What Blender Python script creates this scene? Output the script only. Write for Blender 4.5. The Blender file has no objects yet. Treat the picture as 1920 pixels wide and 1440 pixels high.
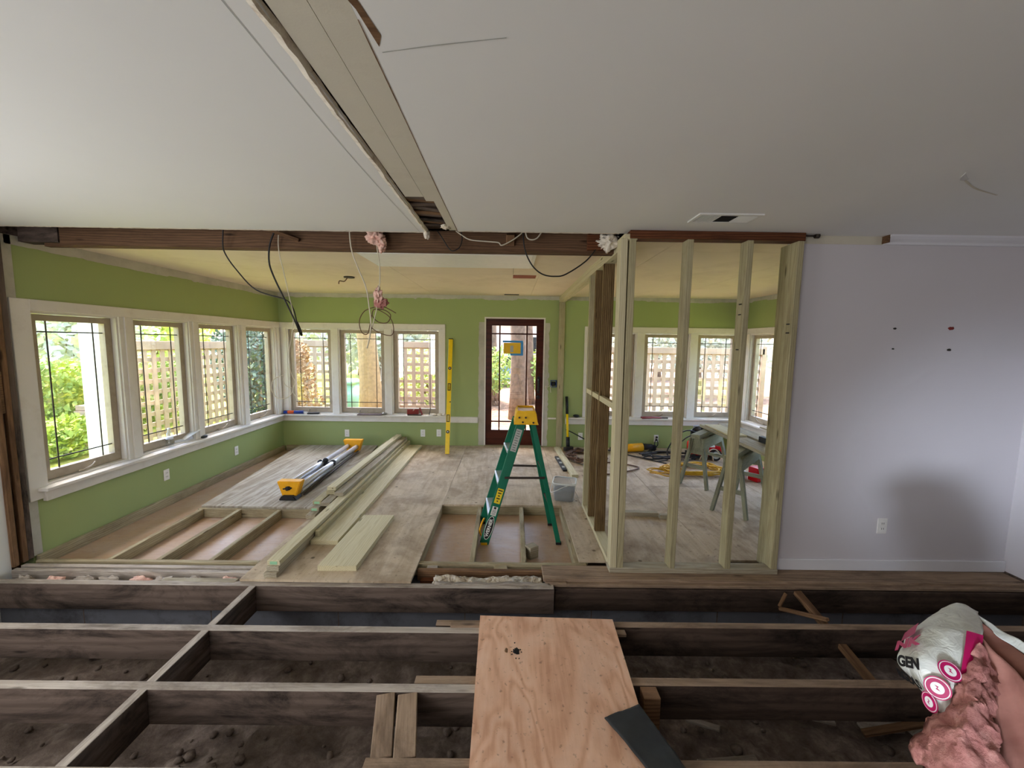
import bpy, bmesh, math, random
from mathutils import Matrix, Vector, Euler, noise
random.seed(7)
SC = bpy.context.scene
COL = SC.collection
R = math.radians
V = Vector

# ------------------------------------------------------------------ camera, world, lights, exposure
cam = bpy.data.cameras.new('camera'); camo = bpy.data.objects.new('camera', cam); COL.objects.link(camo)
cam.sensor_fit = 'HORIZONTAL'; cam.sensor_width = 36.0; cam.lens = 36.0 * 760 / 1920
cam.clip_start = 0.05; cam.clip_end = 200
_p, _y, _r = R(5.71), R(.32), R(.81)
_f = V((math.sin(_y) * math.cos(_p), math.cos(_y) * math.cos(_p), -math.sin(_p)))
_rt = V((math.cos(_y), -math.sin(_y), 0)); _dn = _f.cross(_rt)
_r2 = _rt * math.cos(_r) - _dn * math.sin(_r); _d2 = _rt * math.sin(_r) + _dn * math.cos(_r)
camo.matrix_world = Matrix(((_r2.x, -_d2.x, -_f.x, 0), (_r2.y, -_d2.y, -_f.y, 0), (_r2.z, -_d2.z, -_f.z, 1.645), (0, 0, 0, 1)))
SC.camera = camo
SC.view_settings.view_transform = 'Standard'; SC.view_settings.look = 'None'
SC.view_settings.gamma = 1.0; SC.view_settings.use_curve_mapping = False
SC.view_settings.exposure = 0.0

world = bpy.data.worlds.new('world'); SC.world = world; world.use_nodes = True
_nt = world.node_tree; _bg = _nt.nodes['Background']
_sky = _nt.nodes.new('ShaderNodeTexSky'); _sky.sky_type = 'NISHITA'; _sky.sun_disc = False
_sky.sun_elevation = R(66); _sky.sun_rotation = R(330); _sky.dust_density = 3.0; _sky.air_density = 1.0
_nt.links.new(_sky.outputs[0], _bg.inputs[0]); _bg.inputs[1].default_value = 2.0

def add_light(name, kind, loc, to, energy, color, sx=1, sy=1, spread=180):
    l = bpy.data.lights.new(name, kind); l.energy = energy; l.color = color
    if kind == 'AREA':
        l.shape = 'RECTANGLE'; l.size = sx; l.size_y = sy; l.spread = R(spread)
    o = bpy.data.objects.new(name, l); COL.objects.link(o); o.location = loc
    o.rotation_euler = (V(to) - V(loc)).to_track_quat('-Z', 'Y').to_euler()
    return o
_s = add_light('sun', 'SUN', (-6, -8, 20), (0, 0, 0), 17.0, (1.0, .93, .82)); _s.data.angle = R(1.0)
_s.rotation_euler = V((0.20, -0.33, -0.92)).to_track_quat('-Z', 'Y').to_euler()
# daylight from behind the camera; the large rear lamp is added interior fill
add_light('rear_fill_light', 'AREA', (-1.7, -2.05, 1.25), (0.7, 3, 1.35), 88, (1.0, .98, .98), 2.6, 1.5)
add_light('low_rear_door_light', 'AREA', (-1.4, -1.95, .62), (3.42, 2.86, .85), 2.6, (.74, .83, 1.0), .45, .45, 18)
add_light('side_window_light', 'AREA', (-3.48, 0.9, 1.2), (3, 1.8, 1.3), 46, (.98, .98, 1.0), 1.7, 1.3)

# ------------------------------------------------------------------ materials
MATS = {}
class NT:
    def __init__(s, name, rough=.6, spec=.3):
        m = bpy.data.materials.new(name); m.use_nodes = True; s.m = m; s.t = m.node_tree
        s.b = s.t.nodes['Principled BSDF']; s.b.inputs['Roughness'].default_value = rough
        s.b.inputs['Specular IOR Level'].default_value = spec
        MATS[name] = m
    def n(s, typ, **k):
        nd = s.t.nodes.new('ShaderNode' + typ)
        for a, v in k.items():
            if a.startswith('i_'):
                key = a[2:]; key = int(key) if key.isdigit() else key.replace('_', ' ')
                if hasattr(v, 'links') or isinstance(v, bpy.types.NodeSocket): s.t.links.new(v, nd.inputs[key])
                else: nd.inputs[key].default_value = v
            else: setattr(nd, a, v)
        return nd
    def math(s, op, a, b=0.0, c=None):
        nd = s.t.nodes.new('ShaderNodeMath'); nd.operation = op
        for i, v in enumerate((a, b, c)):
            if v is None: continue
            if isinstance(v, bpy.types.NodeSocket): s.t.links.new(v, nd.inputs[i])
            else: nd.inputs[i].default_value = v
        return nd.outputs[0]
    def mix(s, fac, a, b, mode='MIX'):
        nd = s.t.nodes.new('ShaderNodeMix'); nd.data_type = 'RGBA'; nd.blend_type = mode
        for i, v in ((0, fac), (6, a), (7, b)):
            if isinstance(v, bpy.types.NodeSocket): s.t.links.new(v, nd.inputs[i])
            else: nd.inputs[i].default_value = v if i == 0 else (v if len(v) == 4 else (*v, 1))
        return nd.outputs[2]
    def ramp(s, fac, stops):
        nd = s.t.nodes.new('ShaderNodeValToRGB'); e = nd.color_ramp.elements
        while len(e) < len(stops): e.new(.5)
        for el, (p, c) in zip(e, stops): el.position = p; el.color = (*c, 1) if len(c) == 3 else c
        s.t.links.new(fac, nd.inputs[0]); return nd.outputs[0]
    def coord(s, rand=True):
        tc = s.n('TexCoord'); o = tc.outputs['Object']
        if not rand: return o
        oi = s.n('ObjectInfo'); sc = s.n('VectorMath', operation='SCALE'); sc.inputs[0].default_value = (13, 17, 11)
        s.t.links.new(oi.outputs['Random'], sc.inputs['Scale'])
        ad = s.n('VectorMath', operation='ADD'); s.t.links.new(o, ad.inputs[0]); s.t.links.new(sc.outputs[0], ad.inputs[1])
        return ad.outputs[0]
    def noise(s, co, scale=(1, 1, 1), sc=1.0, detail=4, rough=.55, dist=0.0):
        mp = s.n('Mapping'); mp.inputs['Scale'].default_value = scale; s.t.links.new(co, mp.inputs[0])
        nd = s.n('TexNoise'); nd.inputs['Scale'].default_value = sc; nd.inputs['Detail'].default_value = detail
        nd.inputs['Roughness'].default_value = rough; nd.inputs['Distortion'].default_value = dist
        s.t.links.new(mp.outputs[0], nd.inputs['Vector']); return nd.outputs[0]
    def col(s, sock): s.t.links.new(sock, s.b.inputs['Base Color'])
    def bump(s, h, strength=.3, dist=.004):
        b = s.n('Bump'); b.inputs['Strength'].default_value = strength; b.inputs['Distance'].default_value = dist
        s.t.links.new(h, b.inputs['Height']); s.t.links.new(b.outputs[0], s.b.inputs['Normal'])

def srgb(r, g, b):
    return tuple((c / 12.92 if c <= .04045 else ((c + .055) / 1.055) ** 2.4) for c in (r / 255, g / 255, b / 255))

def paint(name, rgb, rough=.6, var=.06, sc=1.5, bumps=.08, spec=.3, dirt=None, dsc=3.0, damt=.5):
    k = NT(name, rough, spec); c = srgb(*rgb); co = k.coord(False)
    n = k.noise(co, sc=sc, detail=5)
    out = k.ramp(n, [(.3, tuple(x * (1 - var) for x in c)), (.7, tuple(min(1, x * (1 + var)) for x in c))])
    if dirt:
        d = k.noise(co, sc=dsc, detail=8, rough=.7)
        f = k.ramp(d, [(.5, (0, 0, 0)), (.72, (damt,) * 3)])
        out = k.mix(f, out, srgb(*dirt))
    k.col(out)
    if bumps: k.bump(k.noise(co, sc=160, detail=2), bumps, .002)
    return k.m

def wood(name, light, dark, freq=520, mixamt=.75, stain=None, stamt=.6, rough=.75, fine=.25, zo=.07):
    k = NT(name, rough, .2); co = k.coord(); a, b = srgb(*light), srgb(*dark)
    tc = k.n('TexCoord'); sp = k.n('SeparateXYZ'); k.t.links.new(tc.outputs['Object'], sp.inputs[0])
    n1 = k.noise(co, (1.3, 9, 9), detail=3)
    zz = k.math('ADD', sp.outputs[2], zo)
    r = k.math('SQRT', k.math('ADD', k.math('MULTIPLY', sp.outputs[1], sp.outputs[1]), k.math('MULTIPLY', zz, zz)))
    r = k.math('ADD', r, k.math('MULTIPLY', n1, .06))
    band = k.math('MULTIPLY_ADD', k.math('SINE', k.math('MULTIPLY', r, freq)), .5, .5)
    band = k.math('POWER', band, 2.0)
    n2 = k.noise(co, (2.0, 20, 20), detail=5, rough=.65)
    f = k.math('MULTIPLY', k.math('ADD', k.math('MULTIPLY', band, .6), k.math('MULTIPLY', n2, .55)), mixamt)
    out = k.mix(f, a, b)
    fn = k.noise(co, (6, 160, 160), detail=2)
    out = k.mix(k.ramp(fn, [(.4, (0, 0, 0)), (.65, (fine,) * 3)]), out, tuple(x * .45 for x in b))
    # knots
    mp = k.n('Mapping'); mp.inputs['Scale'].default_value = (2.2, 11, 11); k.t.links.new(co, mp.inputs[0])
    vo = k.n('TexVoronoi'); vo.inputs['Scale'].default_value = 1.0; k.t.links.new(mp.outputs[0], vo.inputs['Vector'])
    kn = k.ramp(vo.outputs['Distance'], [(.05, (.8,) * 3), (.12, (0, 0, 0))])
    out = k.mix(kn, out, tuple(x * .3 for x in b))
    if stain:
        st = k.noise(co, (1.5, 5, 5), detail=8, rough=.75, dist=.6)
        out = k.mix(k.ramp(st, [(.44, (0, 0, 0)), (.66, (stamt,) * 3)]), out, srgb(*stain))
    k.col(out); k.bump(n2, .25, .003)
    return k.m

def plywood(name, light, mid, dark, stretch=(.55, 3.0, 1), rings=9, dirt=None, damt=.4, knots=True, rough=.75, ringamt=.8, ks=4.0):
    k = NT(name, rough, .2); co = k.coord()
    n = k.noise(co, stretch, sc=1.0, detail=2, dist=.8)
    band = k.math('MULTIPLY_ADD', k.math('SINE', k.math('MULTIPLY', n, rings * 6.28)), .5, .5)
    fine = k.noise(co, (stretch[0] * 4, stretch[1] * 18, 1), detail=4)
    f = k.math('ADD', k.math('MULTIPLY', band, .5 * ringamt), k.math('MULTIPLY', fine, .55))
    out = k.ramp(f, [(.1, srgb(*light)), (.5, srgb(*mid)), (.95, srgb(*dark))])
    if knots:
        vo = k.n('TexVoronoi'); vo.inputs['Scale'].default_value = ks; k.t.links.new(co, vo.inputs['Vector'])
        kn = k.ramp(vo.outputs['Distance'], [(.04, (.85,) * 3), (.075, (0, 0, 0))])
        out = k.mix(kn, out, tuple(x * .35 for x in srgb(*dark)))
    if dirt:
        d = k.noise(co, sc=2.2, detail=9, rough=.72, dist=.4)
        out = k.mix(k.ramp(d, [(.45, (0, 0, 0)), (.7, (damt,) * 3)]), out, srgb(*dirt))
        d2 = k.noise(co, sc=38, detail=3)
        out = k.mix(k.ramp(d2, [(.62, (0, 0, 0)), (.72, (.5,) * 3)]), out, tuple(x * .4 for x in srgb(*dirt)))
    k.col(out); k.bump(fine, .15, .002)
    return k.m

def plain(name, rgb, rough=.5, metal=0.0, var=.12, sc=20, spec=.4, emit=None):
    k = NT(name, rough, spec); c = srgb(*rgb); k.b.inputs['Metallic'].default_value = metal
    n = k.noise(k.coord(), sc=sc, detail=3)
    k.col(k.ramp(n, [(.3, tuple(x * (1 - var) for x in c)), (.7, tuple(min(1, x * (1 + var)) for x in c))]))
    if emit: k.b.inputs['Emission Color'].default_value = (*srgb(*emit[0]), 1); k.b.inputs['Emission Strength'].default_value = emit[1]
    return k.m

def soil_mat(name, a, b, c, sc=9):
    k = NT(name, .95, .1); co = k.coord(False)
    n = k.noise(co, sc=sc, detail=9, rough=.7); n2 = k.noise(co, sc=sc * .25, detail=4)
    o = k.ramp(n, [(.3, srgb(*a)), (.52, srgb(*b)), (.75, srgb(*c))])
    o = k.mix(k.ramp(n2, [(.4, (0, 0, 0)), (.65, (.5,) * 3)]), o, srgb(*a)); k.col(o); k.bump(n, .7, .02)
    return k.m

def leafmat(name, cols, rough=.6):
    k = NT(name, rough, .3)
    n = k.noise(k.coord(False), sc=2.2, detail=6, rough=.8)
    stops = [(.28 + .44 * i / (len(cols) - 1), srgb(*c)) for i, c in enumerate(cols)]
    k.col(k.ramp(n, stops)); return k.m

def glassmat(name, tint=(1, 1, 1), gl=.07):
    m = bpy.data.materials.new(name); m.use_nodes = True; t = m.node_tree; t.nodes.clear()
    o = t.nodes.new('ShaderNodeOutputMaterial'); mx = t.nodes.new('ShaderNodeMixShader'); a = t.nodes.new('ShaderNodeBsdfTransparent')
    g = t.nodes.new('ShaderNodeBsdfGlossy'); g.inputs['Roughness'].default_value = .02; a.inputs[0].default_value = (*tint, 1)
    mx.inputs[0].default_value = gl; t.links.new(a.outputs[0], mx.inputs[1]); t.links.new(g.outputs[0], mx.inputs[2]); t.links.new(mx.outputs[0], o.inputs[0])
    MATS[name] = m; return m

paint('ceiling_white', (234, 234, 230), .8, .03, .6, .05)
paint('plaster', (210, 204, 186), .85, .07, 2.0, .12, dirt=(160, 150, 130), dsc=2.0, damt=.35)
paint('torn_paper', (232, 224, 208), .9, .08, 12, .4, dirt=(140, 110, 80), dsc=18, damt=.6)
paint('ceiling_tan', (232, 217, 192), .85, .06, .7, .06, dirt=(192, 170, 140), dsc=.9, damt=.5)
paint('green_paint', (158, 172, 112), .6, .04, .7, .05)
paint('wall_lilac', (212, 208, 211), .55, .04, .6, .05)
paint('trim_white', (226, 221, 212), .4, .03, 4, .05, dirt=(170, 155, 135), dsc=4, damt=.35)
paint('trim_white_clean', (226, 226, 230), .32, .02, 4, 0)
paint('sash_taupe', (172, 158, 138), .45, .06, 5, .04, dirt=(110, 95, 78), dsc=7, damt=.4)
paint('primer_grey', (190, 186, 172), .8, .1, 6, .1, dirt=(150, 150, 130), dsc=4, damt=.6)
paint('foundation_grey', (120, 122, 130), .9, .12, 4, .4, dirt=(60, 55, 52), dsc=3, damt=.8)
wood('pine_new', (214, 206, 172), (172, 156, 114), 480, .5, fine=.12)
wood('pine_green', (190, 182, 146), (144, 130, 96), 420, .6, stain=(96, 84, 58), stamt=.3, fine=.2)
wood('pine_brown', (150, 128, 88), (78, 54, 28), 420, 1.0, stain=(54, 36, 20), stamt=.5, fine=.35)
wood('pine_grey', (188, 180, 158), (138, 124, 98), 420, .6, stain=(98, 84, 66), stamt=.45, fine=.25)
wood('sleeper_wood', (190, 180, 148), (130, 110, 78), 420, .7, stain=(92, 74, 50), stamt=.5, fine=.25)
wood('old_joist', (118, 102, 92), (66, 54, 46), 130, .55, stain=(16, 13, 11), stamt=.95, fine=.15)
wood('old_red', (132, 82, 52), (72, 40, 24), 380, .9, stain=(46, 26, 16), stamt=.5, fine=.3)
wood('shaded_joist', (92, 76, 66), (48, 38, 32), 130, .55, stain=(14, 11, 9), stamt=.9, fine=.15)  # right-hand joists: the shade on that side is mixed into the colour
wood('header_wood', (128, 98, 72), (76, 54, 38), 380, .8, stain=(56, 40, 28), stamt=.4, fine=.25)
wood('old_stud', (150, 116, 84), (96, 68, 46), 380, .8, stain=(58, 40, 28), stamt=.55, fine=.3)
wood('dusty_tan', (176, 152, 128), (126, 104, 84), 380, .7, stain=(70, 56, 44), stamt=.6, fine=.25)
wood('dusty_plank', (198, 188, 176), (150, 138, 124), 380, .7, stain=(72, 60, 50), stamt=.7, fine=.25)
wood('horse_paint', (158, 158, 134), (110, 112, 92), 380, .4, stain=(66, 62, 48), stamt=.5, fine=.2)
wood('door_mahogany', (84, 38, 24), (48, 18, 12), 300, .7, fine=.2, rough=.35)
wood('grey_wood', (196, 178, 140), (150, 130, 98), 300, .5, fine=.2)
plywood('ply_red', (240, 202, 174), (230, 184, 152), (190, 136, 106), (1.3, 3.2, 1), 8, dirt=(158, 112, 90), damt=.3, ringamt=.75, ks=2.6)
plywood('ply_floor', (206, 190, 166), (186, 168, 142), (146, 128, 104), (.9, 2.4, 1), 6, dirt=(118, 98, 78), damt=.75, ringamt=.5)
plywood('ply_floor_pale', (190, 184, 170), (168, 160, 144), (128, 118, 102), (.6, 6, 1), 6, dirt=(120, 108, 92), damt=.5, ringamt=.9)
plywood('old_floor', (190, 162, 134), (174, 144, 116), (144, 114, 88), (2, 2, 1), 2, dirt=(190, 180, 176), damt=.4, knots=False, ringamt=.3, rough=.32)
soil_mat('soil', (80, 68, 60), (126, 112, 102), (178, 164, 152), 9)
soil_mat('leaf_litter', (96, 72, 52), (150, 122, 100), (205, 184, 166), 14)
soil_mat('lawn', (110, 122, 50), (150, 156, 70), (190, 176, 110), 6)
plain('green_fiberglass', (10, 104, 78), .4, 0, .08, 8)
plain('ladder_yellow', (238, 186, 24), .4, 0, .06)
plain('tool_yellow', (240, 172, 20), .42, 0, .06)
plain('level_yellow', (246, 206, 6), .35, 0, .04)
plain('black_rubber', (24, 24, 26), .55)
plain('dark_glass', (18, 26, 34), .2)
plain('aluminium', (214, 216, 222), .3, .55, .04)
plain('steel', (150, 148, 142), .4, .8)
plain('dark_steel', (70, 62, 56), .5, .5)
plain('label_white', (226, 226, 220), .5, 0, .02)
plain('label_grey', (176, 178, 172), .5, 0, .04)
plain('label_yellow', (232, 204, 40), .5, 0, .04)
plain('label_black', (18, 18, 20), .5, 0, .02)
plain('label_green', (150, 200, 160), .5, 0, .04)
plain('socket_white', (238, 236, 230), .35, 0, .02)
plain('slot_dark', (40, 38, 36), .6)
plain('cable_black', (26, 24, 24), .5)
plain('cable_white', (206, 198, 176), .5, 0, .05)
plain('cable_brown', (98, 68, 48), .55)
plain('cable_yellow', (206, 160, 30), .5)
plain('hose_clear', (196, 172, 140), .35)
plain('tank_red', (190, 12, 24), .25, 0, .05)
plain('blue_plastic', (38, 66, 150), .4)
plain('orange_print', (226, 96, 40), .5)
plain('tape_blue', (70, 150, 220), .6, 0, .05)
plain('notice_yellow', (236, 190, 50), .7, 0, .04)
plain('red_pliers', (130, 40, 34), .5)
plain('tablet_dark', (66, 44, 48), .4)
plain('paper', (224, 226, 232), .7, 0, .04)
plain('brick_red', (150, 84, 66), .9, 0, .2, 9)
plain('brick_pale', (214, 186, 164), .9, 0, .1, 9)
plain('shingle_black', (42, 44, 44), .7, 0, .25, 14)
plain('magenta', (176, 14, 86), .4, 0, .1, 6)
plain('vent_white', (226, 226, 222), .5, 0, .03)
plain('fixture_white', (238, 238, 232), .45, 0, .03)
plain('column_white', (246, 244, 240), .6, 0, .03)
plain('fence_wood', (170, 148, 126), .8, 0, .14, 3)
plain('bark', (120, 98, 80), .95, 0, .35, 12)
plain('bark_pale', (178, 150, 106), .95, 0, .2, 16)
plain('house_white', (232, 228, 224), .7, 0, .04)
plain('roof_orange', (206, 140, 96), .8, 0, .1)
plain('car_blue', (110, 150, 196), .3, .2)
plain('bin_green', (150, 206, 176), .6, 0, .05)
plain('dirt_black', (20, 17, 15), .9)
plain('pail_fill', (30, 34, 36), .8, 0, .4, 40)
leafmat('hedge_leaf', [(92, 124, 70), (150, 172, 84), (220, 224, 110)])
leafmat('dark_leaf', [(66, 82, 68), (106, 124, 104), (182, 194, 178)])
leafmat('bright_leaf', [(140, 170, 90), (196, 210, 120), (236, 236, 170)])
leafmat('brown_leaf', [(120, 92, 66), (168, 132, 92), (206, 176, 120)])
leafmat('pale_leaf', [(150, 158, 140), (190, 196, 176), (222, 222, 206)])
glassmat('window_glass'); glassmat('clear_plastic', (.86, .9, .92), .14)
# fluffy pink glass wool
k = NT('pink_wool', .95, .05); co = k.coord(False)
n = k.noise(co, sc=26, detail=8, rough=.75); k.col(k.ramp(n, [(.3, srgb(150, 92, 86)), (.55, srgb(196, 138, 128)), (.8, srgb(222, 176, 162))])); k.bump(n, .9, .012)
k = NT('wool_kraft', .9, .1); co = k.coord(False)
n = k.noise(co, (3, 12, 12), sc=1, detail=4); k.col(k.ramp(n, [(.3, srgb(150, 100, 88)), (.7, srgb(186, 134, 118))])); k.bump(n, .4, .006)
k = NT('wool_pale', .95, .05); co = k.coord(False)
n = k.noise(co, sc=40, detail=6); k.col(k.ramp(n, [(.3, srgb(206, 150, 134)), (.6, srgb(240, 206, 190))])); k.bump(n, .6, .006)
k = NT('bag_plastic', .3, .5); co = k.coord(False)
n = k.noise(co, sc=22, detail=5, dist=1.2); k.col(k.ramp(n, [(.3, srgb(206, 208, 196)), (.7, srgb(228, 230, 220))])); k.bump(n, .5, .01)
k = NT('crumpled_plastic', .25, .6); co = k.coord(False)
n = k.noise(co, sc=16, detail=6, dist=2.0); k.col(k.ramp(n, [(.3, srgb(120, 104, 86)), (.5, srgb(184, 172, 150)), (.75, srgb(222, 216, 206))])); k.bump(n, .8, .02)
# translucent pail
k = NT('pail_plastic', .35, .4); k.b.inputs['Base Color'].default_value = (*srgb(226, 230, 232), 1); k.b.inputs['Alpha'].default_value = .22
M = MATS

# ------------------------------------------------------------------ helpers
W = {}
def link(o, parent=None, mat=None, Mw=None):
    COL.objects.link(o)
    Mw = Mw or Matrix.Identity(4)
    W[o] = Mw
    if parent is not None:
        o.parent = parent; o.matrix_parent_inverse = W[parent].inverted()
    o.matrix_basis = Mw
    return o
def obj(name, src, mat, parent=None, Mw=None, smooth=False):
    if isinstance(src, bmesh.types.BMesh):
        me = bpy.data.meshes.new(name)
        bmesh.ops.recalc_face_normals(src, faces=src.faces[:])
        if smooth:
            for f in src.faces: f.smooth = True
        src.to_mesh(me); src.free()
    else: me = src
    if mat and not me.materials:
        for m_ in (mat if isinstance(mat, (list, tuple)) else [mat]): me.materials.append(M[m_] if isinstance(m_, str) else m_)
    o = bpy.data.objects.new(name, me)
    return link(o, parent, None, Mw)
def tag(o, label=None, cat=None, group=None, kind=None):
    if label: o['label'] = label
    if cat: o['category'] = cat
    if group: o['group'] = group
    if kind: o['kind'] = kind
    return o
def thing(name, label, cat, loc=(0, 0, 0), group=None, rotz=0):
    o = bpy.data.objects.new(name, None); o.empty_display_size = .05
    link(o, None, None, Matrix.Translation(loc) @ Matrix.Rotation(rotz, 4, 'Z')); return tag(o, label, cat, group)
def struct_root(name):
    o = bpy.data.objects.new(name, None); link(o); o['kind'] = 'structure'; return o
def struct(o): o['kind'] = 'structure'; return o

def add_box(bm, c, s, rot=None, bev=0.0, mi=0):
    r = bmesh.ops.create_cube(bm, size=1.0); vs = r['verts']
    T = Matrix.Translation(c) @ (rot.to_4x4() if rot else Matrix.Identity(4)) @ Matrix.Diagonal((*s, 1))
    bmesh.ops.transform(bm, matrix=T, verts=vs)
    fs = list({f for v in vs for f in v.link_faces})
    if bev:
        es = list({e for v in vs for e in v.link_edges})
        q = bmesh.ops.bevel(bm, geom=es, offset=bev, segments=1, affect='EDGES', clamp_overlap=True)
        fs = list(set(q['faces']) | {f for f in fs if f.is_valid})
    for f in fs:
        if f.is_valid: f.material_index = mi
    return bm
def box(name, c, s, mat, parent=None, rot=None, bev=.002):
    """box with its origin at its own centre"""
    bm = bmesh.new(); add_box(bm, (0, 0, 0), s, None, bev)
    return obj(name, bm, mat, parent, Matrix.Translation(c) @ (rot.to_4x4() if rot else Matrix.Identity(4)))
def box2(name, a, b, mat, parent=None, bev=.002):
    a, b = V(a), V(b); return box(name, (a + b) / 2, [abs(x) for x in (b - a)], mat, parent, None, bev)
def frame_between(p0, p1, up=(0, 0, 1)):
    p0, p1 = V(p0), V(p1); x = (p1 - p0).normalized(); up = V(up)
    if abs(x.dot(up.normalized())) > .99: up = V((0, 1, 0))
    z = (up - x * up.dot(x)).normalized(); y = z.cross(x)
    Mx = Matrix((x, y, z)).transposed().to_4x4(); Mx.translation = (p0 + p1) / 2
    return Mx, (p1 - p0).length
def board(name, p0, p1, w, t, mat, parent=None, up=(0, 0, 1), bev=.003):
    """lumber from p0 to p1 (centre line); w across, t along up"""
    Mx, L = frame_between(p0, p1, up); bm = bmesh.new(); add_box(bm, (0, 0, 0), (L, w, t), None, bev)
    return obj(name, bm, mat, parent, Mx)
def add_cyl(bm, p0, p1, r0, r1=None, seg=12, caps=True, mi=0):
    r1 = r0 if r1 is None else r1; p0, p1 = V(p0), V(p1); d = p1 - p0
    q = d.to_track_quat('Z', 'Y').to_matrix().to_4x4(); q.translation = (p0 + p1) / 2
    r = bmesh.ops.create_cone(bm, cap_ends=caps, segments=seg, radius1=r0, radius2=max(r1, 1e-4), depth=d.length, matrix=q)
    for f in {f for v in r['verts'] for f in v.link_faces}: f.material_index = mi
    return bm
def cyl(name, p0, p1, r0, mat, parent=None, r1=None, seg=14, smooth=True):
    bm = bmesh.new(); add_cyl(bm, p0, p1, r0, r1, seg); o = obj(name, bm, mat, parent)
    if smooth:
        for f in o.data.polygons: f.use_smooth = len(f.vertices) == 4
    return o
def catmull(pts, n=6, closed=False):
    P = [V(p) for p in pts]; out = []; m = len(P)
    rng = range(m if closed else m - 1)
    for i in rng:
        if closed: a, b, c, d = P[(i - 1) % m], P[i], P[(i + 1) % m], P[(i + 2) % m]
        else: a, b, c, d = P[max(i - 1, 0)], P[i], P[i + 1], P[min(i + 2, m - 1)]
        for k_ in range(n):
            t = k_ / n
            out.append(.5 * ((2 * b) + (c - a) * t + (2 * a - 5 * b + 4 * c - d) * t * t + (3 * b - a - 3 * c + d) * t ** 3))
    if not closed: out.append(P[-1])
    return out
def add_tube(bm, pts, r, seg=6, closed=False):
    n = len(pts); rings = []; prev = None
    for i, p in enumerate(pts):
        a = pts[(i - 1) % n] if closed or i else pts[0]; b = pts[(i + 1) % n] if closed or i < n - 1 else pts[-1]
        t = (b - a)
        t = t.normalized() if t.length > 1e-9 else V((0, 0, 1))
        u = prev if prev is not None else (V((0, 0, 1)) if abs(t.z) < .9 else V((1, 0, 0)))
        u = u - t * u.dot(t)
        u = u.normalized() if u.length > 1e-6 else t.orthogonal().normalized()
        prev = u; v = t.cross(u)
        rr = r[i] if isinstance(r, (list, tuple)) else r
        rings.append([bm.verts.new(p + (u * math.cos(2 * math.pi * k_ / seg) + v * math.sin(2 * math.pi * k_ / seg)) * rr) for k_ in range(seg)])
    for i in range(n if closed else n - 1):
        A, B = rings[i], rings[(i + 1) % n]
        for k_ in range(seg): bm.faces.new((A[k_], A[(k_ + 1) % seg], B[(k_ + 1) % seg], B[k_]))
    if not closed: bm.faces.new(rings[0]); bm.faces.new(rings[-1][::-1])
    return bm
def tube(name, pts, r, mat, parent=None, n=6, seg=6, closed=False):
    bm = bmesh.new(); add_tube(bm, catmull(pts, n, closed), r, seg, closed)
    return obj(name, bm, mat, parent, None, True)
def ring(name, u0, u1, z0, z1, l, r, b, t, d0, d1, P, mat, parent=None, Mw=None):
    """rectangular frame as one connected mesh; P(u, d, z) gives the point"""
    bm = bmesh.new(); vs = {}
    for j, d in enumerate((d0, d1)):
        for i, (u, z) in enumerate(((u0, z0), (u1, z0), (u1, z1), (u0, z1), (u0 + l, z0 + b), (u1 - r, z0 + b), (u1 - r, z1 - t), (u0 + l, z1 - t))):
            vs[j, i] = bm.verts.new(P(u, d, z))
    for i in range(4):
        k_ = (i + 1) % 4
        bm.faces.new((vs[0, i], vs[0, k_], vs[0, 4 + k_], vs[0, 4 + i])); bm.faces.new((vs[1, i], vs[1, k_], vs[1, 4 + k_], vs[1, 4 + i]))
        bm.faces.new((vs[0, i], vs[0, k_], vs[1, k_], vs[1, i])); bm.faces.new((vs[0, 4 + i], vs[0, 4 + k_], vs[1, 4 + k_], vs[1, 4 + i]))
    return obj(name, bm, mat, parent, Mw)
def wall(name, us, zs, P, th, mat, holes=(), kind=True):
    """wall plane with rectangular holes; P(u, d, z), d = 0 room face, th = depth outward"""
    us = sorted(set(us) | {h[0] for h in holes} | {h[1] for h in holes}); zs = sorted(set(zs) | {h[2] for h in holes} | {h[3] for h in holes})
    bm = bmesh.new(); vt = {}
    def vv(i, j, d):
        if (i, j, d) not in vt: vt[i, j, d] = bm.verts.new(P(us[i], d, zs[j]))
        return vt[i, j, d]
    solid = {}
    for i in range(len(us) - 1):
        for j in range(len(zs) - 1):
            cu, cz = (us[i] + us[i + 1]) / 2, (zs[j] + zs[j + 1]) / 2
            solid[i, j] = not any(h[0] < cu < h[1] and h[2] < cz < h[3] for h in holes)
    for (i, j), s in solid.items():
        if not s: continue
        for d in (0, th): bm.faces.new((vv(i, j, d), vv(i + 1, j, d), vv(i + 1, j + 1, d), vv(i, j + 1, d)))
        for di, dj, e in ((-1, 0, ((i, j), (i, j + 1))), (1, 0, ((i + 1, j), (i + 1, j + 1))), (0, -1, ((i, j), (i + 1, j))), (0, 1, ((i, j + 1), (i + 1, j + 1)))):
            if not solid.get((i + di, j + dj), False):
                (a, b), (c, d_) = e; bm.faces.new((vv(a, b, 0), vv(c, d_, 0), vv(c, d_, th), vv(a, b, th)))
    o = obj(name, bm, mat)
    if kind: struct(o)
    return o
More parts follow.
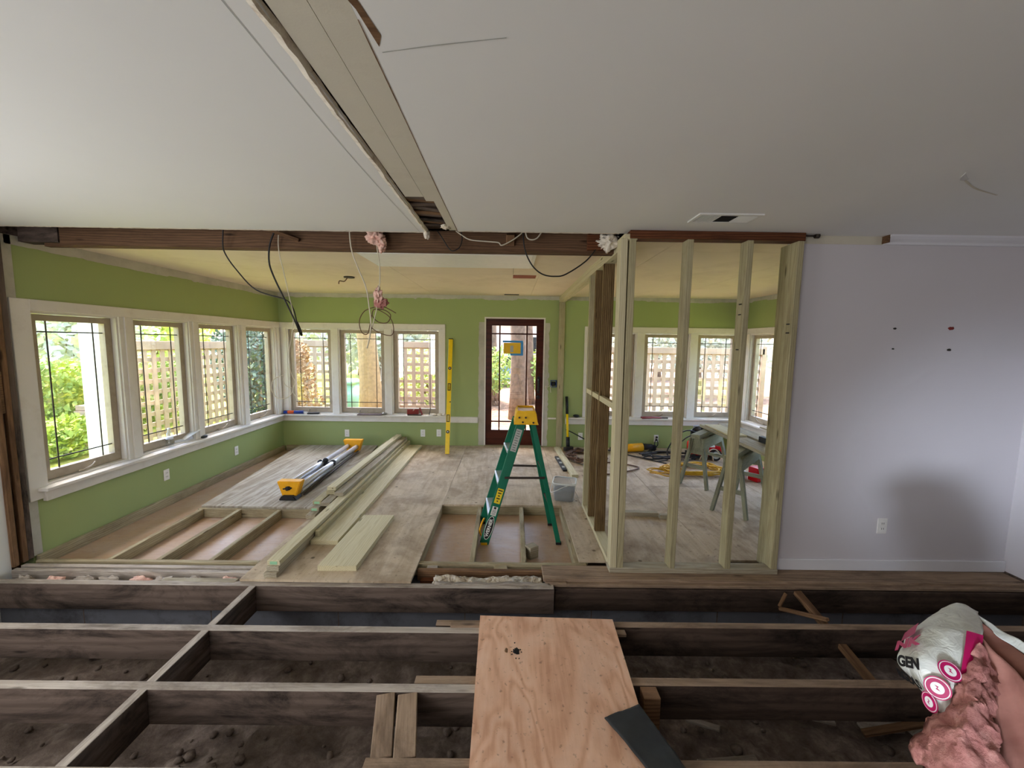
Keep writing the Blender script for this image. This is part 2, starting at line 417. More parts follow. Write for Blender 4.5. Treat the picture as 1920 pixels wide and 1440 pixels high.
def ragged(name, u0, u1, ztop, zbot, P, mat, parent=None, jit=.012, step=.03, th=.004, seed=0):
    rnd = random.Random(seed); bm = bmesh.new(); n = max(2, int((u1 - u0) / step)); top, bot = [], []
    lv = 0
    for i in range(n + 1):
        u = u0 + (u1 - u0) * i / n
        if rnd.random() < .18: lv = rnd.uniform(-jit, jit)
        b = zbot + lv + rnd.uniform(-jit, jit) * .3
        for L, z in ((top, ztop), (bot, b)): L.append((bm.verts.new(P(u, -th, z)), bm.verts.new(P(u, .002, z))))
    for i in range(n):
        bm.faces.new((top[i][0], top[i + 1][0], bot[i + 1][0], bot[i][0])); bm.faces.new((bot[i][0], bot[i + 1][0], bot[i + 1][1], bot[i][1]))
        bm.faces.new((top[i][0], top[i + 1][0], top[i + 1][1], top[i][1]))
    return obj(name, bm, mat, parent)
def patch(name, rows, mat, parent=None, sub=5, jit=0.0, nsc=18, thick=.006, away=None, seed=0, Mw=None):
    """smooth sheet through a grid of world points, with thickness"""
    rr = [catmull(r_, sub) for r_ in rows]; cols = [catmull([r_[i] for r_ in rr], sub) for i in range(len(rr[0]))]
    nu, nv = len(cols), len(cols[0]); bm = bmesh.new(); g = []
    for i in range(nu):
        g.append([bm.verts.new(p + (V(noise.noise_vector(p * nsc + V((seed, 0, 0)))) + V(noise.noise_vector(p * nsc * 3.1)) * .45) * jit) for p in cols[i]])
    for i in range(nu - 1):
        for j in range(nv - 1): bm.faces.new((g[i][j], g[i + 1][j], g[i + 1][j + 1], g[i][j + 1]))
    if thick:
        aw = V(away) * thick; h = [[bm.verts.new(v.co + aw) for v in c_] for c_ in g]
        for i in range(nu - 1):
            for j in range(nv - 1): bm.faces.new((h[i][j], h[i][j + 1], h[i + 1][j + 1], h[i + 1][j]))
        for i in range(nu - 1):
            bm.faces.new((g[i][0], g[i + 1][0], h[i + 1][0], h[i][0])); bm.faces.new((g[i][-1], g[i + 1][-1], h[i + 1][-1], h[i][-1]))
        for j in range(nv - 1):
            bm.faces.new((g[0][j], g[0][j + 1], h[0][j + 1], h[0][j])); bm.faces.new((g[-1][j], g[-1][j + 1], h[-1][j + 1], h[-1][j]))
    return obj(name, bm, mat, parent, Mw, True)
def text(name, s, size, mat, parent, Mw, ext=.0006, bold=0.0):
    cu = bpy.data.curves.new(name, 'FONT'); cu.body = s; cu.size = size; cu.align_x = 'CENTER'; cu.align_y = 'CENTER'; cu.extrude = ext; cu.offset = bold
    o = bpy.data.objects.new('tmp', cu); COL.objects.link(o)
    dg = bpy.context.evaluated_depsgraph_get(); me = bpy.data.meshes.new_from_object(o.evaluated_get(dg))
    COL.objects.unlink(o); bpy.data.objects.remove(o); me.materials.clear()
    return obj(name, me, mat, parent, Mw)
def lump(name, c, s, mat, parent=None, seed=0, amp=.35, sub=3, nsc=2.2, rot=0):
    bm = bmesh.new(); bmesh.ops.create_icosphere(bm, subdivisions=sub, radius=1)
    for v in bm.verts:
        d = noise.fractal(v.co * nsc + V((seed * 7.3, seed, 0)), .6, 2.0, 3); v.co *= 1 + amp * d
        v.co = V((v.co.x * s[0], v.co.y * s[1], v.co.z * s[2]))
    return obj(name, bm, mat, parent, Matrix.Translation(c) @ Matrix.Rotation(rot, 4, 'Z'), True)

# wall coordinate systems: u along the wall, d outward from the room, z up
XL, YB, XR, YF = -3.615, 6.40, 3.69, 2.86
PL = lambda u, d, z: V((XL - d, u, z))
PB = lambda u, d, z: V((u, YB + d, z))
PR = lambda u, d, z: V((XR + d, u, z))
Z0, Z1, ZC = .49, 1.84, 2.38          # window opening, back-room ceiling
ZM = 2.41                              # main ceiling

# ------------------------------------------------------------------ walls
LW = [(3.09, 3.78), (3.92, 4.60), (4.74, 5.42), (5.58, 6.25)]
BW = [(-3.50, -2.80), (-2.70, -1.965), (-1.86, -1.11)]
RW = [(1.253, 1.984), (2.10, 2.83), (2.94, 3.60)]
SW = [(5.55, 6.25), (4.72, 5.40), (3.90, 4.58)]
DOOR = (-.405, .545, -.12, 2.05)
wall('wall_left', [2.96, 6.52], [-.6, 2.75], PL, .13, 'green_paint', [(a, b, Z0, Z1) for a, b in LW])
wall('wall_back', [XL, XR], [-.6, 2.75], PB, .13, 'green_paint', [(a, b, Z0, Z1) for a, b in BW + RW] + [DOOR])
wall('wall_right', [2.96, 6.52], [-.6, 2.75], PR, .13, 'green_paint', [(a, b, Z0, Z1) for a, b in SW])
# old room: lilac wall beside the partition, side walls, rear wall
struct(box2('wall_front', (1.975, YF, 0), (3.70, YF + .115, ZM), 'wall_lilac', None, 0))
struct(box2('wall_right_main', (3.70, -2.2, .012), (3.80, YF + .12, 2.75), 'wall_lilac', None, 0))
struct(box2('wall_left_main', (-3.75, -2.2, -.7), (-3.585, 2.80, 2.75), 'ceiling_white', None, 0))
struct(box2('foundation_side', (3.70, -2.2, -.7), (3.80, YF + .12, .01), 'old_joist', None, 0))
struct(box2('wall_rear', (-3.75, -2.35, -.7), (3.75, -2.2, 2.75), 'wall_lilac', None, 0))
struct(box2('roof', (-4.35, -2.6, 2.75), (4.4, 7.45, 2.9), 'old_joist', None, 0))  # unseen slab put in to block the sun, eaves widened over the windows
wl = struct_root('wall_left_stub')
for y0, y1, x1, m_, zt in ((2.80, 2.835, -3.565, 'old_stud', 2.40), (2.84, 2.905, -3.60, 'old_joist', 2.40), (2.865, 2.90, -3.575, 'old_stud', 2.40), (2.905, 2.945, -3.585, 'old_joist', 2.40)):
    board('stud', ((x1 - 3.72) / 2, (y0 + y1) / 2, -.02), ((x1 - 3.72) / 2, (y0 + y1) / 2, zt), y1 - y0, x1 + 3.72, m_, wl, (1, 0, 0))
box2('sheathing', (-3.76, 2.76, -.6), (-3.715, 2.98, 2.75), 'old_stud', wl, 0); box2('attic_dark_fill', (XL, 2.94, 2.372), (-3.597, 3.16, 2.75), 'old_joist', wl, 0); box2('attic_dark_fill', (-3.60, 3.06, 2.335), (-3.31, 3.16, 2.75), 'old_joist', wl, 0)  # the attic boxes are dark stand-ins for the unlit gap beside the beam
board('block', (-3.60, 2.80, 1.25), (-3.60, 2.86, 1.25), .05, .30, 'old_stud', wl)
struct(ragged('trim_1', 2.95, 3.02, 2.37, -.02, PL, 'primer_grey', None, .004, .02, .006, 4))
# plaster repair strips below the ceiling
struct(ragged('trim_2', 2.98, 6.4, ZC, 2.30, PL, 'primer_grey', None, .008, .03, .006, 1))
struct(ragged('trim_3', XL, XR, ZC, 2.325, PB, 'primer_grey', None, .016, .03, .006, 2))
struct(ragged('trim_4', 2.98, 6.4, ZC, 2.325, PR, 'primer_grey', None, .012, .03, .006, 3))

# ------------------------------------------------------------------ windows
NW = [0]
def crank(P, u, parent):
    bm = bmesh.new(); b = P(u, .02, Z0 + .03); s = P(u + .05, .0, Z0 + .03) - P(u, 0, Z0 + .03)
    add_tube(bm, catmull([b + s * -.7, b + s * .1, b + (P(0, -.05, 0) - P(0, 0, 0)) + s * .5 + V((0, 0, .03)), b + (P(0, -.06, 0) - P(0, 0, 0)) + s + V((0, 0, .06))], 4), .008, 6)
    return obj('crank_handle', bm, 'sash_taupe', parent, None, True)
def window(u0, u1, P, lab=None, ck=True):
    NW[0] += 1; n = NW[0]
    w = struct(ring('window_%d' % n, u0 - .002, u1 + .002, Z0 - .002, Z1 + .002, .018, .018, .018, .018, .0, .12, P, 'trim_white'))
    a, b, c, d = u0 + .02, u1 - .02, Z0 + .02, Z1 - .02
    s = ring('sash', a, b, c, d, .06, .06, .075, .05, .045, .10, P, 'sash_taupe', w)
    ga, gb, gc, gd = a + .06, b - .06, c + .075, d - .05
    cen = P((ga + gb) / 2, .075, (gc + gd) / 2)
    ax = (P(1, 0, 0) - P(0, 0, 0)); dx = (P(0, 1, 0) - P(0, 0, 0))
    def bar(nm, uu0, uu1, zz0, zz1, d0, d1, mat, par):
        p, q = P(uu0, d0, zz0), P(uu1, d1, zz1)
        return box2(nm, p, q, mat, par, 0)
    gl = bar('glass', ga - .005, gb + .005, gc - .005, gd + .005, .072, .076, 'window_glass', w)
    for uu in (ga + .085, gb - .085): bar('muntin', uu - .005, uu + .005, gc, gd, .066, .071, 'dark_steel', w)
    for zz in (gc + .085, gd - .085): bar('muntin', ga, gb, zz - .005, zz + .005, .065, .0705, 'dark_steel', w)
    if ck: crank(P, u0 + .30, w)
    return w
for i, (a, b) in enumerate(LW): window(a, b, PL, ck=i != 1)
for a, b in BW: window(a, b, PB)
for a, b in RW: window(a, b, PB)
for a, b in SW: window(a, b, PR)
NT_ = [4]
def trim(a, b, mat='trim_white', bev=.003, off=None):
    NT_[0] += 1; return struct(box2('trim_%d' % NT_[0], a, b, mat, None, bev))
# left wall casings
trim(PL(2.965, .02, .40), PL(3.09, -.018, 1.925)); trim(PL(3.085, .02, Z1), PL(6.4, -.02, 1.925))
for a, b in ((3.78, 3.92), (4.60, 4.74), (5.42, 5.58), (6.25, 6.40)):
    trim(PL(a, .03, Z0), PL(b, -.014, Z1)); trim(PL(a + .045, 0, Z0), PL(b - .03, -.026, Z1))
trim(PL(3.02, .13, .465), PL(6.4, -.09, .49)); trim(PL(3.06, 0, .375), PL(6.4, -.035, .465))
# back wall left casings
trim(PB(XL, .02, Z1), PB(-1.02, -.02, 1.925)); trim(PB(-3.60, .03, Z0), PB(-3.50, -.014, Z1))
for a, b in ((-2.80, -2.70), (-1.965, -1.86), (-1.11, -1.02)): trim(PB(a, .03, Z0), PB(b, -.018, Z1 if b < -1.05 else 1.926))
trim(PB(XL, .13, .465), PB(-1.0, -.09, .49)); trim(PB(XL, 0, .375), PB(-.50, -.035, .47))
# back wall right casings
trim(PB(1.169, .02, Z1), PB(XR, -.02, 1.925)); trim(PB(1.165, .03, Z0), PB(1.253, -.018, 1.926))
for a, b in ((1.984, 2.10), (2.83, 2.94), (3.60, 3.69)): trim(PB(a, .03, Z0), PB(b, -.016, Z1))
trim(PB(.90, .13, .465), PB(XR, -.08, .49)); trim(PB(.895, 0, .375), PB(XR, -.035, .468))
trim(PB(.615, 0, .45), PB(.745, -.03, .475))
# right wall casings
trim(PR(3.8, .02, Z1), PR(6.4, -.02, 1.925))
for a, b in ((6.25, 6.39), (5.40, 5.55), (4.58, 4.72), (3.8, 3.9)): trim(PR(a, .03, Z0), PR(b, -.016, Z1))
trim(PR(3.8, .13, .465), PR(6.4, -.09, .49)); trim(PR(3.8, 0, .375), PR(6.4, -.035, .465))

# ------------------------------------------------------------------ door
d1 = struct(ring('door_1', -.405, .545, -.02, 2.05, .022, .022, .001, .022, -.012, .12, PB, 'trim_white'))
ds = ring('door_leaf', -.383, .523, .012, 2.027, .095, .112, .245, .105, .02, .062, PB, 'door_mahogany', d1)
def dbar(nm, u0, u1, z0, z1, d0, d1_, mat, par): return box2(nm, PB(u0, d0, z0), PB(u1, d1_, z1), mat, par, 0)
dbar('glass', -.29, .413, .255, 1.925, .038, .042, 'window_glass', ds)
for u in (-.165, .262): dbar('muntin', u - .011, u + .011, .255, 1.925, .024, .037, 'door_mahogany', ds)
for z in (1.795, .396): dbar('muntin', -.29, .413, z - .011, z + .011, .025, .0375, 'door_mahogany', ds)
dbar('handle_plate', .435, .475, .86, 1.13, .008, .02, 'black_rubber', ds)
bm = bmesh.new(); add_tube(bm, catmull([PB(.455, .01, 1.08), PB(.455, -.05, 1.06), PB(.455, -.055, .95), PB(.455, .01, .90)], 5), .011, 8); obj('handle', bm, 'black_rubber', ds, None, True)
cyl('deadbolt', PB(.455, -.03, .80), PB(.455, .02, .80), .028, 'black_rubber', ds)
dbar('threshold', -.40, .54, 0, .014, -.05, .1, 'sleeper_wood', d1)
for u0, u1, sd in ((-.495, -.408, 11), (.55, .612, 12)):
    rnd = random.Random(sd); bm = bmesh.new(); L_, R_ = [], []
    for i in range(50):
        z = .01 + 1.96 * i / 49; j = rnd.uniform(-.006, .006)
        L_.append(bm.verts.new(PB(u0 + (j if u0 < 0 else 0), -.005, z))); R_.append(bm.verts.new(PB(u1 + (j * 2 if u0 > 0 else 0), -.005, z)))
    for i in range(49): bm.faces.new((L_[i], R_[i], R_[i + 1], L_[i + 1]))
    NT_[0] += 1; struct(obj('trim_%d' % NT_[0], bm, 'primer_grey'))
nt = thing('notice', 'yellow paper notice held by blue tape on the door glass', 'notice', PB(.03, .033, 1.5))
dbar('paper', -.105, .165, 1.485, 1.655, .0335, .0345, 'notice_yellow', nt)
dbar('stamp', .0, .05, 1.51, 1.61, .0330, .0336, 'label_grey', nt)
dbar('tape', -.12, .20, 1.66, 1.69, .0325, .0335, 'tape_blue', nt); dbar('tape', -.0, .205, 1.455, 1.487, .0325, .0335, 'tape_blue', nt)
dbar('tape', .165, .205, 1.48, 1.67, .0322, .0332, 'tape_blue', nt)

# ------------------------------------------------------------------ ceilings
ce = struct_root('ceiling')
box2('drywall_panel', (-3.60, -2.2, ZM), (-.585, 2.93, ZM + .014), 'ceiling_white', ce, 0)
box2('drywall_panel', (-.375, -2.2, ZM), (3.71, 2.885, ZM + .014), 'ceiling_white', ce, 0)
box2('plaster_strip', (-.568, -2.2, ZM + .0015), (-.472, 2.24, ZM + .016), 'plaster', ce, 0)
box2('plaster_strip', (-.4695, -2.2, ZM + .0006), (-.3758, 2.30, ZM + .016), 'plaster', ce, 0)
box2('plaster_strip', (-.428, 2.302, ZM + .0006), (-.3758, 2.87, ZM + .016), 'plaster', ce, 0)
box2('ceiling_lath', (-.7, 2.2, ZM + .045), (-.3, 3.0, ZM + .06), 'old_joist', ce, 0)
for i in range(9): board('lath', (-.60, 2.28 + i * .065, ZM + .018 + (i % 2) * .010), (-.40, 2.30 + i * .070, ZM + .012 + (i * 7 % 3) * .008), .04, .010, ('old_joist', 'old_stud', 'old_joist')[i % 3], ce)
lump('broken_plaster', (-.44, 2.80, ZM + .004), (.03, .05, .012), 'torn_paper', ce, 2, .5, 3)
# torn drywall edge beside the strip
rnd = random.Random(3); bm = bmesh.new(); a_, b_, c_ = [], [], []
for i in range(130):
    y = -2.2 + 5.13 * i / 129; j = .010 * noise.noise(V((y * 3, 0, 0))) + rnd.uniform(-.003, .003)
    a_.append(bm.verts.new((-.61 + j * .6, y, ZM - .0008))); b_.append(bm.verts.new((-.592 + j, y, ZM - .006 + rnd.uniform(-.002, .002)))); c_.append(bm.verts.new((-.581 + j * .8, y, ZM + .012)))
for i in range(129):
    bm.faces.new((a_[i], a_[i + 1], b_[i + 1], b_[i])); bm.faces.new((b_[i], b_[i + 1], c_[i + 1], c_[i]))
obj('torn_edge', bm, 'torn_paper', ce)
def crackline(pts, w, mat='slot_dark', z=ZM - .0012):
    bm = bmesh.new(); q = catmull([(x, y, z) for x, y in pts], 8); L = []
    for i, p in enumerate(q):
        t = (q[min(i + 1, len(q) - 1)] - q[max(i - 1, 0)]).normalized(); s = V((-t.y, t.x, 0)) * w * .5 * (.6 + .6 * abs(noise.noise(p * 9)))
        L.append((bm.verts.new(p + s), bm.verts.new(p - s)))
    for i in range(len(L) - 1): bm.faces.new((L[i][0], L[i + 1][0], L[i + 1][1], L[i][1]))
    return obj('crack', bm, mat, ce)
crackline([(-.66, .6), (-.665, 1.1), (-.672, 1.7), (-.66, 2.3), (-.64, 2.93)], .0032, 'label_grey')
crackline([(-.374, 1.05), (-.3735, 1.5), (-.376, 2.1), (-.374, 2.86)], .004, 'old_stud')
crackline([(2.05, 1.91), (2.2, 2.0), (2.4, 2.08)], .012, 'plaster')
crackline([(-.35, 1.16), (-.2, 1.13), (-.02, 1.1)], .004, 'label_grey')
bm = bmesh.new()
vs = [bm.verts.new(p) for p in ((-.40, .93, ZM - .001), (-.372, .90, ZM - .001), (-.335, 1.10, ZM - .001), (-.352, 1.14, ZM - .001), (-.368, 1.02, ZM - .001))]; bm.faces.new(vs); obj('bare_patch', bm, 'old_stud', ce)
# ragged front edge of the main ceiling
def hanging_edge(u0, u1, y, seed):
    rnd = random.Random(seed); bm = bmesh.new(); n = int((u1 - u0) / .02); A, B, C = [], [], []
    for i in range(n + 1):
        u = u0 + (u1 - u0) * i / n; j = rnd.uniform(-.004, .004)
        A.append(bm.verts.new((u, y - .012, ZM - .001))); B.append(bm.verts.new((u, y + .004 + j, ZM - .003))); C.append(bm.verts.new((u, y + .003 + j, ZM + .016)))
    for i in range(n): bm.faces.new((A[i], A[i + 1], B[i + 1], B[i])); bm.faces.new((B[i], B[i + 1], C[i + 1], C[i]))
    return obj('torn_edge', bm, 'torn_paper', ce)
hanging_edge(-3.58, -.585, 2.928, 1); hanging_edge(-.37, .74, 2.883, 2)
# back-room ceiling boards with seams
for x0, x1, y0, y1 in ((XL, -1.2, 3.13, 6.4), (-1.197, .02, 3.13, 4.48), (-1.197, .30, 4.483, 6.4), (.023, 1.18, 3.13, 4.48), (.303, 1.18, 4.483, 6.4), (1.183, 2.4, 3.26, 6.4), (2.403, XR, 3.26, 6.4), (.845, 1.18, 2.98, 3.127), (1.183, XR, 2.98, 3.257)):
    box2('ceiling_board', (x0, y0, ZC), (x1, y1, ZC + .012), 'ceiling_tan', ce, 0)
for p in (((-1.6, 5.9), .004), ):
    pass
fx = thing('header_beam', 'long reddish brown timber beam spanning the opening under the ceiling', 'beam', (-1.3, 3.09, 2.31))
board('beam', (-3.30, 3.085, 2.385), (.76, 3.085, 2.385), .05, .145, 'header_wood', fx, (0, 0, 1))
board('nailer', (-3.45, 3.115, 2.325), (.76, 3.115, 2.325), .045, .03, 'header_wood', fx)
board('hanger', (-1.78, 2.95, 2.44), (-1.55, 3.05, 2.37), .04, .02, 'old_stud', fx)
board('hanger', (-.01, 3.02, 2.43), (-.01, 3.055, 2.36), .06, .05, 'old_stud', fx, (0, 0, 1))
board('end_block', (.55, 3.04, 2.39), (.70, 3.04, 2.39), .04, .12, 'old_red', fx)

# ceiling light in the back room
fl = thing('ceiling_light', 'long white box ceiling light behind the header beam', 'ceiling light', (-.5, 3.6, ZC))
bm = bmesh.new(); add_box(bm, (-.53, 3.655, ZC - .008), (1.47, .62, .024), None, .004); obj('housing', bm, 'fixture_white', fl)
bm = bmesh.new(); add_box(bm, (-.53, 3.655, ZC - .022), (1.41, .57, .008), None, .003); obj('diffuser', bm, 'fixture_white', fl)
# ceiling vent of the old room
av = thing('ceiling_vent', 'white rectangular air vent grille in the main ceiling', 'vent', (1.27, 2.5, ZM))
PV = lambda u, d, z: V((u, z, ZM - d))
ring('frame', 1.085, 1.46, 2.42, 2.59, .022, .022, .022, .022, -.001, .008, PV, 'vent_white', av)
box2('duct', (1.10, 2.435, ZM - .001), (1.445, 2.575, ZM + .001), 'slot_dark', av, 0)
for i in range(9): board('slat', (1.118 + i * .011, 2.44, ZM - .004), (1.118 + i * .011, 2.57, ZM - .004), .004, .007, 'vent_white', av, (.5, 0, 1), 0)
for i in range(11): board('slat', (1.335 + i * .0095, 2.44, ZM - .004), (1.335 + i * .0095, 2.57, ZM - .004), .006, .006, 'vent_white', av, (-.5, 0, 1), 0)
for i in range(8): board('slat', (1.225, 2.452 + i * .0155, ZM - .003), (1.33, 2.452 + i * .0155, ZM - .003), .003, .006, 'slot_dark', av, (0, .5, 1), 0)
for x in (1.22, 1.332): box2('divider', (x - .004, 2.44, ZM - .007), (x + .004, 2.57, ZM - .001), 'vent_white', av, 0)
# peeling flap on the ceiling at right
tag(patch('loose_paint_flake', [[(1.948, 1.835, ZM - .020), (1.985, 1.872, ZM - .016), (2.045, 1.915, ZM - .002)], [(1.955, 1.822, ZM - .004), (2.0, 1.86, ZM - .002), (2.055, 1.90, ZM - .0008)]], 'ceiling_white', None, 4, 0, 1, .002, (0, 0, 1)), 'small white flake of paint peeling from the ceiling at far right', 'paint flake')
# ceiling fittings in the back room
jb = thing('ceiling_box', 'round dark electrical box with a wire end in the tan ceiling', 'junction box', (-1.86, 4.76, ZC))
cyl('cover', (-1.86, 4.76, ZC - .012), (-1.86, 4.76, ZC + .001), .06, 'dark_steel', jb)
tube('wire_end', [(-1.88, 4.76, ZC - .01), (-1.92, 4.77, ZC - .05), (-1.98, 4.78, ZC - .045), (-1.99, 4.78, ZC - .08)], .006, 'cable_brown', jb)
tag(box2('ceiling_opening', (.02, 4.47, ZC - .006), (.27, 4.65, ZC - .0005), 'brick_red', None, 0), 'small reddish rectangular cut-out patch in the tan ceiling', 'patch')
tag(box2('ceiling_slot', (-.10, 6.18, ZC - .006), (.12, 6.24, ZC - .0005), 'slot_dark', None, 0), 'thin dark slot in the tan ceiling near the back wall', 'slot')

# ------------------------------------------------------------------ floors
ZO = -.107
fl_ = struct(box2('floor', (XL, 2.95, ZO - .03), (XR, 6.4, ZO), 'old_floor', None, 0))
def sheet(name, pts, mat, parent=None, t=.018, z=0.0, grain='y'):
    """plywood sheet from corner points; its local x runs along the grain"""
    cx = sum(p[0] for p in pts) / len(pts); cy = sum(p[1] for p in pts) / len(pts); bm = bmesh.new()
    g = Matrix.Rotation(R(90), 4, 'Z') if grain == 'y' else Matrix.Identity(4)
    Mw = Matrix.Translation((cx, cy, z)) @ g; inv = Mw.inverted()
    top = [bm.verts.new(inv @ V((x, y, z))) for x, y in pts]; bot = [bm.verts.new(v.co - V((0, 0, t))) for v in top]
    bm.faces.new(top); bm.faces.new(bot[::-1]); n = len(pts)
    for i in range(n): bm.faces.new((top[i], bot[i], bot[(i + 1) % n], top[(i + 1) % n]))
    return obj(name, bm, mat, parent, Mw)
for i, (x0, y0, x1, y1) in enumerate(((-1.88, 5.10, -.672, 6.39), (-.668, 4.0, .545, 6.39), (.549, 2.95, .75, 6.39), (.753, 2.89, 1.62, 5.2), (.753, 5.204, 1.62, 6.39), (1.624, 2.98, 2.84, 4.6), (1.624, 4.604, 2.84, 6.39), (2.844, 2.98, XR, 5.0), (2.844, 5.004, XR, 6.39))):
    sheet('plywood_sheet', [(x0, y0), (x1, y0), (x1, y1), (x0, y1)], 'ply_floor', fl_)
tag(sheet('plywood_sheet', [(-1.847, 2.66), (-.666, 2.655), (-.672, 5.096), (-1.86, 5.096)], 'ply_floor'), 'loose plywood sheet overhanging the floor edge under the lumber pile', 'plywood')
tag(sheet('plywood_sheet', [(-3.043, 3.897), (-1.865, 3.88), (-2.09, 6.34), (-3.31, 6.30)], 'ply_floor_pale', None, .018, -.0, 'y'), 'skewed grey plywood sheet under the folded tripod', 'plywood')
# exposed sleepers left of the sheets
sf = thing('sleeper_frame', 'open frame of pine sleepers along the left green wall', 'floor frame', (-2.6, 3.4, ZO))
for x in (-3.01, -2.64, -2.245): board('sleeper', (x, 2.93, ZO + .0455), (x - .005, 3.86, ZO + .0455), .04, .089, 'sleeper_wood', sf)
board('sleeper', (XL + .025, 2.97, ZO + .043), (XL + .025, 6.36, ZO + .043), .038, .085, 'sleeper_wood', sf)
board('sleeper', (-3.06, 3.885, ZO + .0445), (-1.88, 3.885, ZO + .0445), .038, .087, 'sleeper_wood', sf)
board('sleeper', (XL + .06, 6.375, ZO + .043), (-3.2, 6.375, ZO + .043), .038, .085, 'sleeper_wood', sf)
board('sleeper', (-3.52, 2.91, ZO + .045), (-1.87, 2.915, ZO + .045), .038, .089, 'sleeper_wood', sf)
# sleepers in the open bay under the ladder
pf = thing('sleeper_frame', 'square open floor bay of pine sleepers under the ladder', 'floor frame', (-.08, 3.45, ZO))
board('sleeper', (-.70, 2.925, ZO + .046), (.60, 2.925, ZO + .046), .04, .09, 'sleeper_wood', pf)
board('sleeper', (-.69, 4.02, ZO + .044), (.56, 4.02, ZO + .044), .038, .087, 'sleeper_wood', pf)
board('sleeper', (-.69, 2.95, ZO + .044), (-.69, 4.0, ZO + .044), .04, .086, 'sleeper_wood', pf)
for a, b in ((-.272, -.288), (.128, .135)): board('sleeper', (a, 2.95, ZO + .045), (b, 4.0, ZO + .045), .038, .089, 'sleeper_wood', pf)
board('sleeper', (.535, 2.95, ZO + .044), (.545, 4.0, ZO + .044), .038, .088, 'sleeper_wood', pf)
board('sleeper', (.60, 2.945, ZO + .044), (.575, 3.7, ZO + .044), .035, .086, 'sleeper_wood', pf)
# boards along the floor edge
ef = thing('floor_edge_framing', 'rows of old edge boards between the new floor and the joists', 'floor frame', (-1, 2.8, -.1))
board('edge_board', (-3.55, 2.842, -.058), (-1.86, 2.842, -.058), .035, .08, 'dusty_plank', ef)
board('edge_board', (-3.55, 2.785, -.062), (-1.86, 2.785, -.062), .036, .085, 'dusty_plank', ef)
board('edge_board', (-.66, 2.84, -.058), (.27, 2.84, -.058), .035, .08, 'old_stud', ef)
board('filler', (-.60, 2.88, -.04), (-.52, 2.88, -.04), .05, .03, 'dusty_plank', ef); board('filler', (-.10, 2.88, -.034), (.0, 2.88, -.034), .05, .03, 'sleeper_wood', ef)
board('edge_board', (-.63, 2.80, -.085), (-.35, 2.795, -.08), .04, .03, 'old_red', ef)
board('edge_board', (-2.40, 2.685, -.03), (-1.88, 2.68, -.028), .05, .012, 'pine_grey', ef)
board('edge_board', (-2.50, 2.655, -.045), (-2.36, 2.72, -.04), .03, .03, 'dusty_plank', ef)
board('edge_board', (.255, 2.79, -.012), (3.69, 2.79, -.012), .18, .024, 'dusty_tan', ef)
board('edge_board', (.30, 2.685, -.030), (3.69, 2.685, -.030), .035, .022, 'dusty_tan', ef)
board('edge_board', (.27, 2.72, -.02), (.42, 2.70, -.02), .07, .012, 'dusty_tan', ef)
# wool and plastic in the gap
ORD = ['leftmost', 'second', 'third', 'fourth', 'fifth', 'sixth', 'seventh', 'eighth', 'ninth']
rnd = random.Random(9)
for i in range(9):
    x = -3.4 + i * .2 + rnd.uniform(-.05, .05)
    tag(lump('insulation_scrap', (x, 2.715 + rnd.uniform(-.01, .01), -.075), (.05 + rnd.random() * .05, .03, .05), 'wool_pale' if i % 3 == 1 else 'dusty_plank', None, i, .5, 3, 2.0), '%s dusty insulation scrap from the left in the left floor edge gap' % ORD[i], 'insulation', 'insulation scraps in the left gap')
rows = []
for j, (yy, zz) in enumerate(((2.668, -.035), (2.70, -.018), (2.74, -.014), (2.785, -.04))):
    rows.append([(-.52 + i * .085, yy + rnd.uniform(-.008, .008), zz + rnd.uniform(-.016, .012)) for i in range(10)])
tag(patch('plastic_wrap', rows, 'crumpled_plastic', None, 6, .010, 34, .003, (0, 0, -1)), 'crumpled clear plastic sheeting stuffed in the floor edge gap', 'plastic sheet')
tag(patch('debris_strip', [[(-.50 + i * .1, 2.655, -.018 + rnd.uniform(-.006, .006)) for i in range(9)], [(-.50 + i * .1, 2.69, -.022 + rnd.uniform(-.004, .006)) for i in range(9)]], 'dusty_plank', None, 4, .006, 20, .01, (0, 0, -1)), 'strip of crumbled board along the beam in front of the plastic', 'debris')

# ------------------------------------------------------------------ joists and crawl space
jf = thing('joist_frame', 'dark old floor joists with cross beams over the bare soil', 'floor joists', (0, 2, -.21))
JZ = -.118; JH = .184
def joist(x0, x1, y, w=.045, z=JZ, h=JH, m_='old_joist', nm='joist'): return board(nm, (x0, y, z), (x1, y, z), w, h, m_, jf)
TOPS = []
def jtop(x0, x1, y, w=.047, z=-.0255, slope=0, m_='dusty_plank'):  # weathered pale top edge of a joist
    return board('joist_cap', (x0, y, z), (x1, y + slope, z), w, .004, m_, jf, (0, 0, 1), .001)
joist(-3.58, .325, 2.645); jtop(-3.58, .322, 2.645)
joist(.33, 3.69, 2.68, .045, -.125, .16, m_='shaded_joist')
joist(-3.58, -.02, 2.213); jtop(-3.58, -.02, 2.213)
joist(-.42, 3.69, 2.275, m_='shaded_joist'); jtop(-.42, 3.69, 2.275, m_='dusty_tan')
joist(-3.58, -.05, 1.812); jtop(-3.58, -.10, 1.812)
joist(-.45, 3.69, 1.862, m_='shaded_joist'); jtop(-.45, 3.69, 1.862, m_='dusty_tan')
joist(-3.58, -.20, 1.41); jtop(-3.58, -.20, 1.41)
joist(-.56, 3.69, 1.455, m_='shaded_joist'); jtop(-.56, 3.69, 1.455, m_='dusty_tan')
for y in (1.02, .62): joist(-3.58, 3.69, y); jtop(-3.58, 3.69, y)
